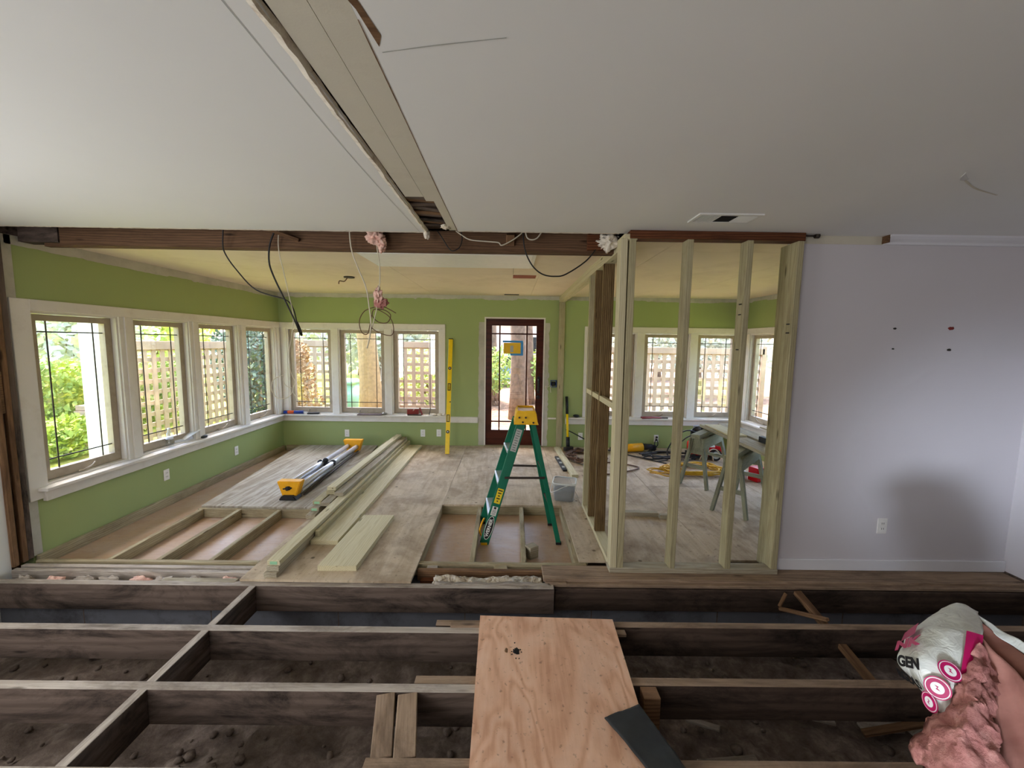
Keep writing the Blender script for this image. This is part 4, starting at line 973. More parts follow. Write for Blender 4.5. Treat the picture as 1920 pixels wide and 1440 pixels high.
# ------------------------------------------------------------------ hoses and cords on the floor
def coil(name, c, rx_, ry, turns, mat, r, label, cat, jit=.04, z0=.012, seed=1, n=14):
    rnd = random.Random(seed); pts = []
    for i in range(int(turns * n)):
        a = 2 * math.pi * i / n; f = 1 + rnd.uniform(-jit, jit) * 3
        pts.append((c[0] + rx_ * f * math.cos(a), c[1] + ry * f * math.sin(a), z0 + (i / (turns * n)) * .05 + rnd.uniform(0, .008)))
    o = tube(name, pts, r, mat, None, 3, 6); return tag(o, label, cat)
coil('extension_cord', (2.46, 5.18), .36, .22, 7, 'cable_yellow', .011, 'coil of yellow extension cord on the floor before the compressor', 'cord', .1, seed=2)
coil('extension_cord', (2.02, 5.05), .20, .13, 2.4, 'cable_yellow', .008, 'loose end loops of yellow cord left of the main coil', 'cord', .1, seed=5)
coil('air_hose', (1.12, 5.75), .24, .30, 7, 'cable_brown', .011, 'tangled brown hose coil at the foot of the back stud', 'hose', .1, seed=3)
coil('extension_cord', (2.35, 5.82), .36, .16, 4, 'cable_black', .009, 'tangle of dark cords below the outlet with plug', 'cord', .12, seed=4)
tag(tube('air_hose', [(.90, 6.3, .30), (1.0, 6.2, .27), (1.2, 6.1, .18), (1.5, 6.0, .06), (1.9, 5.8, .012), (2.2, 5.5, .012)], .009, 'cable_black'), 'dark cord arching from the yellow handled tool to the floor', 'cord')
tag(tube('air_hose', [(1.1, 5.2, .012), (1.25, 5.0, .012), (1.5, 5.1, .012), (1.75, 5.3, .012), (1.5, 5.5, .012), (1.3, 5.5, .014)], .009, 'cable_brown'), 'thin brown cord loop behind the partition studs', 'cord')
tag(tube('air_hose', [(1.0, 5.45, .012), (1.1, 5.2, .15), (1.15, 5.1, .16), (1.2, 5.2, .05), (1.25, 5.4, .012)], .009, 'hose_clear'), 'pale hose loop standing up by the side studs', 'hose')
# ------------------------------------------------------------------ compressor
cp = thing('air_compressor', 'red air compressor with black motor by the back wall', 'compressor', (2.85, 5.85, 0))
bm = bmesh.new(); secs = [(-.24, .045), (-.23, .09), (-.19, .13), (-.14, .142), (.14, .142), (.19, .13), (.23, .09), (.24, .045)]; L = []
for x, r_ in secs: L.append([bm.verts.new((2.89 + x, 5.85 + r_ * math.cos(2 * math.pi * i / 20)  , .17 + r_ * math.sin(2 * math.pi * i / 20))) for i in range(20)])
for A, B in zip(L, L[1:]):
    for i in range(20): bm.faces.new((A[i], A[(i + 1) % 20], B[(i + 1) % 20], B[i]))
bm.faces.new(L[0]); bm.faces.new(L[-1]); tk = obj('tank', bm, 'tank_red', cp, None, True)
box('label', (2.92, 5.716, .22), (.10, .004, .05), 'label_white', tk, Matrix.Rotation(R(-25), 3, 'X'), 0)
box('motor', (2.80, 5.85, .36), (.20, .20, .14), 'black_rubber', cp, None, .03); cyl('pump_head', (2.74, 5.80, .40), (2.74, 5.80, .49), .055, 'dark_steel', cp); cyl('pump_cover', (2.82, 5.82, .41), (2.88, 5.82, .48), .05, 'black_rubber', cp)
box('saddle', (2.84, 5.85, .305), (.30, .14, .03), 'black_rubber', cp)
tube('handle', [(2.68, 5.76, .33), (2.67, 5.76, .46), (2.88, 5.76, .49), (3.0, 5.76, .42), (3.02, 5.78, .28)], .012, 'black_rubber', cp)
for y in (5.70, 6.0):
    bm = bmesh.new(); bmesh.ops.create_cone(bm, cap_ends=True, segments=20, radius1=.085, radius2=.085, depth=.035, matrix=Matrix.Translation((2.98, y, .087)) @ Matrix.Rotation(R(90), 4, 'X')); wh = obj('wheel', bm, 'black_rubber', cp)
    cyl('hub', (2.98, y - .022, .087), (2.98, y + .022, .087), .055, 'label_grey', wh)
for y in (5.74, 5.96): box('foot', (2.68, y, .04), (.05, .03, .085), 'black_rubber', cp)
tag(tube('air_hose', [(2.74, 5.72, .40), (2.55, 5.70, .44), (2.42, 5.75, .34), (2.32, 5.8, .12), (2.30, 5.7, .015), (2.1, 5.6, .012)], .009, 'cable_black'), 'black hose arching left from the compressor', 'hose')
tag(tube('air_hose', [(2.76, 5.70, .34), (2.60, 5.68, .37), (2.48, 5.72, .26), (2.40, 5.7, .08), (2.42, 5.6, .014)], .008, 'cable_black'), 'second thinner black hose under the arching one', 'hose')
for i, (cx, cz, rr) in enumerate(((2.62, .10, .10), (2.86, .09, .12), (2.78, .08, .09))):
    tag(tube('air_hose', [(cx + rr * math.cos(a_), 5.55 + .03 * math.sin(a_ * 2), max(.012, cz + rr * math.sin(a_))) for a_ in [math.pi * 1.2 * j / 7 - .3 for j in range(8)]], .007, 'hose_clear'), ('leftmost pale hose loop in front of the red tank', 'largest pale hose loop in front of the red tank', 'middle pale hose loop in front of the red tank')[i], 'hose')

# ------------------------------------------------------------------ sawhorses and planks
def sawhorse(ox, oy, label):
    t = thing('sawhorse', label, 'sawhorse', (ox, oy, 0)); w = V((.17, -.19, 0)); u = V((.60, .62, 0)).normalized(); H = .60; Ln = .62
    o = V((ox, oy, 0)); mid = o + w * .5
    for e in (0, 1):
        b = mid + u * (Ln * e)
        for s in (-1, 1):
            foot = b + w * (.62 * s) * 1.0 + u * (.12 if e else -.06); top = b + w * (.20 * s) + V((0, 0, H - .02))
            board('leg', foot, top, .05, .032, 'horse_paint', t, (w.x, w.y, 0))
        a_, c_ = b + w * -.50 + V((0, 0, .24)), b + w * .50 + V((0, 0, .24)); board('stretcher', a_ + u * (-.03 if not e else .06), c_ + u * (-.03 if not e else .06), .03, .04, 'horse_paint', t)
        bm = bmesh.new(); vs = []
        for d in (-.012, .012):
            for q, z in ((-.42, H - .22), (.42, H - .22), (.24, H - .02), (-.24, H - .02)): p = b + w * q + u * d * 1.0 + V((0, 0, z)); vs.append(bm.verts.new(p))
        for f in ((0, 1, 2, 3), (7, 6, 5, 4), (0, 4, 5, 1), (1, 5, 6, 2), (2, 6, 7, 3), (3, 7, 4, 0)): bm.faces.new([vs[i] for i in f])
        obj('gusset', bm, 'horse_paint', t)
    board('top_beam', mid - u * .08 + V((0, 0, H)), mid + u * (Ln + .08) + V((0, 0, H)), .10, .05, 'horse_paint', t)
    for s in (-1, 1): board('side_rail', mid + w * (.30 * s) - u * .05 + V((0, 0, H - .09)), mid + w * (.30 * s) + u * (Ln + .05) + V((0, 0, H - .09)), .02, .13, 'horse_paint', t)
    return t
sawhorse(2.126, 4.75, 'grey green wooden sawhorse nearest the red compressor')
sawhorse(2.118, 3.956, 'grey green wooden sawhorse nearer the lilac wall')
tag(board('work_plank', (2.49, 5.0, .655), (2.46, 3.62, .655), .20, .035, 'pine_grey'), 'left pale plank laid across the sawhorses', 'board')
tag(board('work_plank', (2.73, 5.05, .655), (2.71, 3.55, .655), .18, .035, 'pine_grey'), 'right worn plank laid across the sawhorses', 'board')
tag(board('plank_offcut', (2.50, 4.9, .682), (2.48, 4.3, .682), .19, .016, 'pine_new'), 'thin pale board on top of the left work plank', 'board')
tag(board('bar_clamp', (2.60, 4.1, .70), (2.66, 3.5, .70), .05, .06, 'black_rubber'), 'black clamp bar on the right work plank', 'clamp')
tag(box('paint_box', (3.06, 4.85, .09), (.13, .13, .17), 'tank_red', None, Matrix.Rotation(R(20), 3, 'Z')), 'red carton on the floor behind the sawhorses', 'carton')
tag(box('paint_box', (2.86, 4.98, .05), (.22, .18, .09), 'paper', None, Matrix.Rotation(R(8), 3, 'Z')), 'white flat carton on the floor behind the sawhorses', 'carton')

# ------------------------------------------------------------------ things on the sills
bt = thing('water_bottle', 'clear water bottle on the left window stool', 'bottle', (-3.64, 4.27, .49))
def lathe(nm, prof, c, mat, par, seg=16):
    bm = bmesh.new(); L = [[bm.verts.new((c[0] + r_ * math.cos(2 * math.pi * i / seg), c[1] + r_ * math.sin(2 * math.pi * i / seg), c[2] + z)) for i in range(seg)] for r_, z in prof]
    for A, B in zip(L, L[1:]):
        for i in range(seg): bm.faces.new((A[i], A[(i + 1) % seg], B[(i + 1) % seg], B[i]))
    bm.faces.new(L[0]); bm.faces.new(L[-1]); return obj(nm, bm, mat, par, None, True)
bc = (-3.63, 4.27, .491)
lathe('bottle', [(.030, 0), (.033, .01), (.033, .055), (.030, .065), (.033, .075), (.033, .12), (.026, .15), (.013, .172), (.013, .19)], bc, 'clear_plastic', bt); lathe('cap', [(.015, .186), (.015, .205)], bc, 'label_white', bt); lathe('label_band', [(.0337, .085), (.0337, .110)], bc, 'paper', bt)
tag(box('paper_sheet', (-3.62, 4.22, .492), (.16, .42, .002), 'paper', None, Matrix.Rotation(R(6), 3, 'Z'), 0), 'white paper sheet under the water bottle on the left sill', 'paper')
cb = thing('carton', 'open white carton on the left window stool beside the bottle', 'carton', (-3.62, 4.50, .49))
box('base', (-3.69, 4.48, .513), (.10, .22, .045), 'paper', cb, Matrix.Rotation(R(-8), 3, 'Z')); box('lid', (-3.64, 4.56, .57), (.10, .22, .01), 'label_white', cb, Euler((R(22), R(10), R(-8))).to_matrix())
tag(lump('tape_roll', (-3.60, 4.70, .505), (.04, .055, .018), 'black_rubber', None, 1, .1, 2), 'black roll of tape on the left sill beside the window post', 'tape roll')
ct = thing('caulk_tube', 'blue caulk tube lying on the back sill in the left corner', 'caulk tube', (-3.4, 6.34, .49))
cyl('tube_body', (-3.56, 6.345, .517), (-3.26, 6.355, .517), .025, 'blue_plastic', ct); cyl('nozzle', (-3.26, 6.355, .517), (-3.16, 6.357, .512), .012, 'label_white', ct, .004); cyl('print_band', (-3.50, 6.347, .517), (-3.40, 6.35, .517), .0257, 'orange_print', ct)
tag(box('utility_knife', (-3.10, 6.35, .503), (.18, .05, .025), 'black_rubber', None, Matrix.Rotation(R(8), 3, 'Z'), .006), 'black knife on the back sill right of the blue tube', 'knife')
tag(box('tablet', (-2.20, 6.345, .499), (.38, .13, .014), 'tablet_dark', None, Matrix.Rotation(R(4), 3, 'Z'), .003), 'dark flat tablet lying on the back sill under the middle window', 'tablet')
tag(lump('tape_roll', (-1.985, 6.36, .51), (.04, .035, .02), 'steel', None, 2, .1, 2), 'small grey roll beside the dark tablet on the sill', 'tape roll')
bb = thing('door_bracket', 'brown metal bracket pieces standing on the back sill', 'bracket', (-1.5, 6.36, .49))
box('plate', (-1.53, 6.36, .545), (.18, .012, .08), 'red_pliers', bb, Euler((R(-20), 0, R(10))).to_matrix()); box('base', (-1.50, 6.35, .50), (.22, .06, .015), 'dark_steel', bb); board('arm', (-1.38, 6.35, .50), (-1.42, 6.36, .61), .02, .02, 'red_pliers', bb); board('arm', (-1.27, 6.35, .50), (-1.25, 6.37, .61), .01, .01, 'dark_steel', bb)
for i, (x, s) in enumerate(((-1.20, .06), (-1.10, .05), (-1.03, .045))): tag(lump('tile_chip', (x, 6.35, .505), (s, .035, .022), 'torn_paper', None, i, .35, 2), ('largest pale chip of rubble on the sill beside the bracket', 'middle pale chip of rubble on the right end of the sill', 'small pale chip of rubble at the sill end by the yellow level')[i], 'rubble')
pk = thing('pliers', 'red handled pliers on the right back sill behind the studs', 'pliers', (2.28, 6.35, .49))
for s in (-1, 1): tube('handle', [(2.42, 6.35, .50), (2.28, 6.35 + .03 * s, .505), (2.10, 6.35 + .035 * s, .50)], .012, 'red_pliers', pk)
box('jaw', (2.47, 6.35, .502), (.10, .03, .018), 'dark_steel', pk)
tag(lump('tape_roll', (1.06, 6.35, .515), (.05, .04, .025), 'black_rubber', None, 7, .1, 2), 'black roll on the sill end beside the partition side', 'tape roll')
for i, (y, s) in enumerate(((5.62, .08), (5.4, .10), (5.2, .07))): tag(box('sill_offcut', (3.63, y, .503), (.09, s * 2, .02), 'pine_grey', None, Matrix.Rotation(R(10 * i), 3, 'Z')), ('farthest wood offcut on the right window sill', 'middle wood offcut on the right window sill', 'nearest wood offcut on the right window sill')[i], 'offcut')

# ------------------------------------------------------------------ hanging wires
def wire(pts, r, mat, label): return tag(tube('hanging_wire', pts, r, mat, None, 6, 6), label, 'wire')
wire([(-2.048, 2.98, 2.43), (-2.076, 3.008, 2.333), (-2.083, 3.035, 2.269), (-2.027, 3.062, 2.16), (-1.904, 3.09, 2.017), (-1.711, 3.118, 1.953), (-1.665, 3.145, 1.894), (-1.65, 3.173, 1.778), (-1.638, 3.2, 1.681)], .005, 'cable_black', 'leftmost black wire hanging from the ceiling edge')
wire([(-1.674, 2.98, 2.44), (-1.736, 3.004, 2.33), (-1.762, 3.029, 2.21), (-1.747, 3.053, 2.111), (-1.701, 3.078, 1.978), (-1.63, 3.102, 1.792), (-1.612, 3.127, 1.709), (-1.606, 3.151, 1.685), (-1.628, 3.176, 1.728), (-1.664, 3.2, 1.788)] , .006, 'cable_black', 'thick black cable hanging in a loop near the corner windows')
wire([(-1.667, 3.0, 2.43), (-1.694, 3.038, 2.299), (-1.684, 3.075, 2.148), (-1.674, 3.112, 1.99), (-1.666, 3.15, 1.836), (-1.705, 3.188, 1.675), (-1.748, 3.225, 1.553), (-1.768, 3.262, 1.436), (-1.772, 3.3, 1.36), (-1.752, 3.3, 1.307), (-1.773, 3.3, 1.234), (-1.744, 3.3, 1.179), (-1.731, 3.3, 1.147)], .0035, 'cable_white', 'thin beige wire hanging beside the thick black cable')
wire([(-1.767, 3.3, 1.28), (-1.783, 3.3, 1.211), (-1.844, 3.3, 1.169), (-1.907, 3.3, 1.177), (-1.945, 3.3, 1.241), (-1.933, 3.3, 1.314), (-1.882, 3.3, 1.351), (-1.845, 3.3, 1.361), (-1.851, 3.3, 1.324), (-1.83, 3.3, 1.279), (-1.781, 3.3, 1.257)], .0035, 'cable_white', 'round beige wire loop hanging in front of the corner post')
wire([(-1.155, 2.98, 2.44), (-1.152, 3.004, 2.3), (-1.116, 3.029, 2.172), (-1.071, 3.053, 2.041), (-1.058, 3.077, 1.897), (-1.056, 3.101, 1.775), (-1.079, 3.126, 1.666), (-1.106, 3.15, 1.594)], .005, 'cable_white', 'straight pale cable left of the pink wool tufts')
w5 = wire([(-0.958, 2.98, 2.43), (-0.966, 2.998, 2.317), (-0.957, 3.015, 2.211), (-0.961, 3.032, 2.087), (-0.98, 3.05, 2.009), (-0.995, 3.068, 1.946), (-1.007, 3.085, 1.882), (-1.035, 3.102, 1.8), (-1.059, 3.12, 1.734)], .004, 'cable_white', 'grey wire strung through the pink wool tufts with loops at its end')
for nm, pts in (('loop', [(-1.013, 3.12, 1.91), (-1.107, 3.12, 1.875), (-1.15, 3.12, 1.8), (-1.135, 3.12, 1.716), (-1.093, 3.12, 1.7), (-1.071, 3.12, 1.767), (-1.057, 3.12, 1.843)]), ('loop', [(-1.022, 3.12, 1.889), (-0.955, 3.12, 1.882), (-0.912, 3.12, 1.845), (-0.94, 3.12, 1.79), (-1.007, 3.12, 1.793), (-1.052, 3.12, 1.843), (-1.022, 3.11, 1.889), (-0.922, 3.11, 1.836), (-0.888, 3.11, 1.753), (-0.907, 3.11, 1.694), (-0.992, 3.11, 1.709), (-1.059, 3.11, 1.751)]), ('wire_end', [(-0.988, 3.12, 1.914), (-0.946, 3.12, 1.902), (-0.871, 3.12, 1.862)])):
    tube(nm, pts, .0035, 'cable_brown', w5)
for i, (c, s) in enumerate((((-.975, 2.99, 2.385), (.055, .04, .05)), ((-.93, 2.99, 2.34), (.03, .03, .05)), ((-.985, 3.06, 1.985), (.028, .025, .05)), ((-.972, 3.08, 1.935), (.045, .03, .04)))):
    tag(lump('insulation_tuft', c, s, 'pink_wool' if i == 3 else 'wool_pale', None, i + 3, .55, 4, 2.2), ('upper pink wool tuft at the ceiling edge', 'pale wool strand drooping from the upper tuft', 'pale neck of the lower wool tuft on the wire', 'lower reddish wool tuft on the hanging wire')[i], 'insulation')
wire([(-0.533, 2.99, 2.44), (-0.494, 2.99, 2.384), (-0.454, 2.99, 2.323), (-0.422, 2.99, 2.3), (-0.375, 2.99, 2.324), (-0.355, 2.99, 2.378), (-0.363, 2.99, 2.44)], .004, 'cable_black', 'dark wire loop hanging below the broken ceiling hole')
wire([(-0.399, 2.99, 2.439), (-0.355, 2.99, 2.409), (-0.295, 2.99, 2.379), (-0.176, 2.99, 2.369), (-0.096, 2.99, 2.363), (-0.072, 2.99, 2.344), (-0.009, 2.99, 2.372), (0.054, 2.99, 2.415), (0.085, 2.99, 2.446)], .0045, 'cable_white', 'pale wire strung along the header beam')
wire([(0.097, 2.99, 2.447), (0.11, 2.99, 2.401), (0.142, 2.99, 2.386), (0.182, 2.99, 2.398), (0.213, 2.99, 2.441)], .005, 'cable_white', 'short pale wire loop under the ceiling edge left of the partition')
wire([(0.079, 2.99, 2.446), (0.091, 2.994, 2.339), (0.121, 2.999, 2.255), (0.171, 3.003, 2.186), (0.236, 3.008, 2.145), (0.318, 3.012, 2.135), (0.399, 3.017, 2.153), (0.543, 3.021, 2.25), (0.637, 3.026, 2.363), (0.755, 3.03, 2.467)], .005, 'cable_black', 'long dark cable sagging to the partition top')
tag(lump('insulation_tuft', (.70, 3.0, 2.38), (.07, .04, .045), 'torn_paper', None, 12, .8, 4, 2.6), 'pale ragged wad at the top of the partition plate', 'insulation')
tag(lump('plaster_chunk', (-.595, 2.93, 2.395), (.02, .03, .03), 'torn_paper', None, 5, .4, 3), 'broken plaster corner hanging at the ceiling hole', 'plaster')

# ------------------------------------------------------------------ insulation bundle, right foreground
ib = thing('insulation_bundle', 'torn bag of pink insulation batts standing in the right foreground', 'insulation', (1.6, 1.1, -.02))
away = V((.5, .55, -.45)).normalized()
bag = [[(1.445, 1.36, 0.619), (1.596, 1.42, 0.66), (1.685, 1.42, 0.704), (1.697, 1.36, 0.708)],
       [(1.365, 1.3, 0.615), (1.424, 1.28, 0.68), (1.509, 1.27, 0.712), (1.568, 1.24, 0.712)],
       [(1.342, 1.28, 0.578), (1.328, 1.2, 0.649), (1.396, 1.18, 0.666), (1.469, 1.17, 0.665)],
       [(1.349, 1.24, 0.554), (1.327, 1.17, 0.587), (1.349, 1.14, 0.611), (1.395, 1.13, 0.603)],
       [(1.366, 1.2, 0.519), (1.331, 1.15, 0.544), (1.323, 1.12, 0.541), (1.319, 1.1, 0.544)]]
pb = patch('plastic_bag', bag, 'bag_plastic', ib, 6, .006, 16, .004, away)
batt1 = [[(1.514, 1.2, 0.715), (1.528, 1.19, 0.678), (1.558, 1.18, 0.622)], [(1.388, 1.13, 0.647), (1.4, 1.1, 0.666), (1.457, 1.1, 0.632)], [(1.302, 1.1, 0.552), (1.306, 1.04, 0.621), (1.383, 1.03, 0.599)], [(1.228, 1.1, 0.441), (1.231, 1.0, 0.564), (1.335, 0.98, 0.571)], [(1.234, 1.05, 0.416), (1.21, 0.96, 0.498), (1.31, 0.94, 0.523)], [(1.224, 0.98, 0.327), (1.231, 0.93, 0.395), (1.286, 0.9, 0.436)], [(1.25, 1.0, -.01), (1.27, .95, .0), (1.36, .9, .0)]]
patch('batt', batt1, 'pink_wool', ib, 14, .016, 26, .09, away, 1)
batt2 = [[(1.591, 1.26, 0.688), (1.594, 1.2, 0.661), (1.533, 1.05, 0.663)], [(1.529, 1.16, 0.595), (1.517, 1.1, 0.563), (1.485, 1.0, 0.534)], [(1.431, 1.05, 0.511), (1.416, 1.0, 0.501), (1.444, 0.95, 0.465)], [(1.408, 1.0, 0.402), (1.391, 0.95, 0.433), (1.408, 0.9, 0.437)], [(1.45, 1.02, -.01), (1.47, .96, .0), (1.5, .92, .0)]]
patch('batt', batt2, 'wool_kraft', ib, 6, .008, 14, .07, away, 2)
batt3 = [[(1.68, 1.34, 0.688), (1.697, 1.27, 0.662), (1.657, 1.12, 0.668)], [(1.645, 1.3, 0.663), (1.637, 1.22, 0.65), (1.592, 1.07, 0.653)], [(1.627, 1.27, 0.642), (1.626, 1.2, 0.611), (1.572, 1.05, 0.605)]]
patch('batt', batt3, 'wool_kraft', ib, 6, .004, 14, .04, away, 3)
strip = [[(1.703, 1.4, 0.697), (1.711, 1.33, 0.685), (1.71, 1.24, 0.686), (1.695, 1.14, 0.703)], [(1.711, 1.38, 0.69), (1.688, 1.31, 0.674), (1.688, 1.22, 0.664), (1.672, 1.12, 0.676)]]
patch('plastic_strip', strip, 'bag_plastic', ib, 6, .004, 20, .003, away, 4)
lump('batt_core', (1.72, 1.2, .27), (.13, .16, .30), 'pink_wool', ib, 5, .15, 3); [box('batt', (1.98 + .15 * q, .92 - .05 * q, .47 + .02 * q), (.12, .40, .98), 'wool_kraft', ib, Matrix.Rotation(R(-35), 3, 'Z'), .03) for q in range(3)]  # the standing batts are added out of view to shade the lilac wall
# print on the bag: a point of the bag sheet by (u, v) in 0..1, and its local frame
def bagpt(u, v):
    rr = [catmull(r_, 8) for r_ in bag]; q = [r_[min(int(u * 24 + .5), 24)] for r_ in rr]; c_ = catmull(q, 8); return c_[min(int(v * 32 + .5), 32)]
def bagM(u, v, rot=0, lift=.006):
    p = bagpt(u, v); tx = (bagpt(min(u + .12, 1), v) - bagpt(max(u - .12, 0), v)).normalized(); ty = (bagpt(u, max(v - .1, 0)) - bagpt(u, min(v + .1, 1)))
    n_ = tx.cross(ty).normalized()
    if n_.dot(camo.matrix_world.translation - p) < 0: n_ = -n_
    ty = n_.cross(tx); Mx = Matrix((tx, ty, n_)).transposed().to_4x4(); Mx.translation = p + n_ * (lift + .004); return Mx @ Matrix.Rotation(rot, 4, 'Z')
def bag_print(u0, u1, v0, v1, nm='print_panel', mat='magenta', lift=.009):
    g_ = []
    for i in range(8):
        row = []
        for j in range(6):
            Mx = bagM(u0 + (u1 - u0) * j / 5, v0 + (v1 - v0) * i / 7, 0, lift); row.append(Mx.translation)
        g_.append(row)
    bm = bmesh.new(); vv = [[bm.verts.new(p) for p in r_] for r_ in g_]
    for i in range(7):
        for j in range(5): bm.faces.new((vv[i][j], vv[i + 1][j], vv[i + 1][j + 1], vv[i][j + 1]))
    return obj(nm, bm, mat, pb, None, True)
bag_print(.80, .98, .28, .62); bag_print(.10, .26, .12, .24)
def badge(u, v, r_):
    Mx = bagM(u, v, 0, .012)
    for rr, mat, l in ((r_, 'magenta', 0), (r_ * .9, 'label_white', .0008), (r_ * .82, 'magenta', .0016), (r_ * .5, 'label_white', .0024)):
        bm = bmesh.new(); bmesh.ops.create_circle(bm, cap_ends=True, segments=28, radius=rr); bmesh.ops.translate(bm, verts=bm.verts[:], vec=(0, 0, l)); obj('badge', bm, mat, pb, Mx)
    bm = bmesh.new(); bm.faces.new([bm.verts.new((x * r_, y * r_, .0032)) for x, y in ((-.1, .3), (.15, .1), (0, 0), (.12, -.3), (-.16, -.05), (0, .04))]); obj('badge', bm, 'magenta', pb, Mx)
badge(.66, .58, .029); badge(.56, .75, .031); badge(.44, .90, .028)
text('lettering', 'GEN', .042, 'label_black', pb, bagM(.27, .54, R(-8), .012), .0005, .002)
text('lettering', 'RGLAS', .036, 'label_black', pb, bagM(.16, .70, R(-8), .014), .0005, .001)
text('lettering', 'NK', .060, 'magenta', pb, bagM(.20, .34, R(-8), .012), .0005, .003)

# ------------------------------------------------------------------ outside
ZG = -.22
struct(box2('ground_lawn', (-40, -10, ZG - .2), (-3.8, 45, ZG), 'lawn', None, 0)); struct(box2('ground_litter', (-3.8, 6.6, ZG - .2), (40, 45, ZG), 'leaf_litter', None, 0)); struct(box2('ground_side', (3.9, -10, ZG - .2), (40, 6.6, ZG), 'lawn', None, 0))
ph = struct_root('porch_floor')
for i in range(8): box2('plank', (-1.2, 6.6 + i * .2, -.12), (1.6, 6.79 + i * .2, -.07), 'grey_wood', ph)
def foliage(name, boxes, n, size, mat, parent=None, seed=1, kind='stuff'):
    """leaf quads spread through ellipsoids (cx, cy, cz, rx, ry, rz, box?)"""
    rnd = random.Random(seed); vs, fs = [], []
    for i in range(n):
        cx, cy, cz, rx_, ry_, rz, bx = boxes[i % len(boxes)]
        if bx: p = V((cx + rx_ * rnd.uniform(-1, 1), cy + ry_ * rnd.uniform(-1, 1), cz + rz * rnd.uniform(-1, 1)))
        else:
            d = V((rnd.gauss(0, 1), rnd.gauss(0, 1), rnd.gauss(0, 1))).normalized() * (rnd.random() ** .4); p = V((cx + rx_ * d.x, cy + ry_ * d.y, cz + rz * d.z))
        u = V((rnd.gauss(0, 1), rnd.gauss(0, 1), rnd.gauss(0, 1))).normalized(); w = u.orthogonal().normalized(); s = size * rnd.uniform(.6, 1.3); k_ = len(vs)
        vs += [p - u * s, p + w * s * .5, p + u * s, p - w * s * .5]; fs.append((k_, k_ + 1, k_ + 2, k_ + 3))
    me = bpy.data.meshes.new(name); me.from_pydata([tuple(v) for v in vs], [], fs); o = obj(name, me, mat, parent)
    if kind: o['kind'] = kind
    return o
def tree(name, x, y, r0, h, label, mat='bark', lean=0.0, crown=None, leaf='pale_leaf', n=2500, ls=.12, seed=1, grp=None):
    t = thing(name, label, 'tree', (x, y, ZG), grp); bm = bmesh.new(); pts, rad = [], []
    for i in range(11): f = i / 10; pts.append(V((x + lean * f + .03 * math.sin(f * 5), y, ZG + h * f))); rad.append(r0 * (1.35 if i == 0 else 1.08 if i == 1 else 1 - .35 * f))
    add_tube(bm, pts, rad, 26)
    for v in bm.verts:
        a = math.atan2(v.co.y - y, v.co.x - x); q = 1 + .045 * math.sin(a * 13 + noise.noise(v.co * 1.5) * 6); c_ = V((x + lean * (v.co.z - ZG) / h, y, v.co.z)); v.co = c_ + (v.co - c_) * q
    obj('trunk', bm, mat, t, None, True)
    if crown: foliage('crown', crown, n, ls, leaf, t, seed)
    return t
tree('tree', .235, 9.95, .20, 7, 'thick barked tree trunk seen through the door glass', 'bark', -.25, [(.4, 10, 6.4, 1.6, 1.4, 1.2, 0)], 'pale_leaf', 2500)
tree('tree', -3.05, 9.0, .22, 7, 'pale tan tree trunk seen through the middle back window', 'bark_pale', -.55, [(-4.2, 9, 6.4, 1.6, 1.4, 1.2, 0)], 'bright_leaf', 2500)
tree('tree', .62, 12.5, .13, 6, 'slim leaning trunk right of the thick tree behind the door', 'bark', -.2)
tree('tree', -.62, 13.2, .20, 6, 'background trunk at the left edge of the door glass', 'bark', -.1)
def lattice(name, label, p0, p1, z0, z1, pitch, sw):
    p0, p1 = V(p0), V(p1); L = (p1 - p0).length; u = (p1 - p0).normalized(); nrm = V((-u.y, u.x, 0)); t = thing(name, label, 'fence', (p0.x, p0.y, ZG))
    Mu = Matrix((u, nrm, V((0, 0, 1)))).transposed().to_4x4()
    def put(nm, me, pos): o = bpy.data.objects.new(nm, me); Mx = Mu.copy(); Mx.translation = pos; link(o, t, None, Mx)
    bm = bmesh.new(); add_box(bm, (0, 0, 0), (sw, .018, z1 - z0)); mv = bpy.data.meshes.new('upright_slat'); bm.to_mesh(mv); bm.free(); mv.materials.append(M['fence_wood'])
    bm = bmesh.new(); add_box(bm, (0, 0, 0), (L, .018, sw * .85)); mh = bpy.data.meshes.new('cross_slat'); bm.to_mesh(mh); bm.free(); mh.materials.append(M['fence_wood'])
    n = int(L / pitch)
    for i in range(n + 1): put('upright_slat', mv, p0 + u * (i * L / n) + V((0, 0, (z0 + z1) / 2)))
    m = int((z1 - z0) / (pitch * 1.05))
    for j in range(m + 1): put('cross_slat', mh, (p0 + p1) / 2 + nrm * .02 + V((0, 0, z0 + .05 + j * (z1 - z0 - .08) / m)))
    board('top_rail', p0 + V((0, 0, z1 + .03)), p1 + V((0, 0, z1 + .03)), .10, .14, 'fence_wood', t)
    for q in (p0, p1): board('post', V((q.x, q.y, ZG)), V((q.x, q.y, z1 + .15)), .10, .10, 'fence_wood', t)
    return t
lattice('lattice_fence', 'lattice fence outside the left windows', (-6.0, 6.0, 0), (-6.0, 8.75, 0), ZG, 1.50, .17, .085)
lattice('lattice_fence', 'lattice fence outside the back windows at left', (-6.2, 10.0, 0), (-4.2, 10.0, 0), ZG, 1.55, .19, .09)
lattice('lattice_fence', 'lattice fence outside the back window beside the yellow level', (-2.78, 10.0, 0), (-.95, 10.0, 0), ZG, 1.55, .19, .09)
lattice('lattice_fence', 'lattice fence outside the back windows behind the partition', (1.9, 9.6, 0), (6.0, 9.6, 0), ZG, 1.50, .19, .09)
cw = thing('porch_column', 'white square porch column outside the first left window', 'column', (-4.75, 4.78, ZG))
box2('shaft', (-4.88, 4.62, ZG), (-4.62, 4.90, 2.75), 'column_white', cw, .01); box2('plinth', (-4.92, 4.58, ZG), (-4.58, 4.94, -.02), 'column_white', cw, .01)
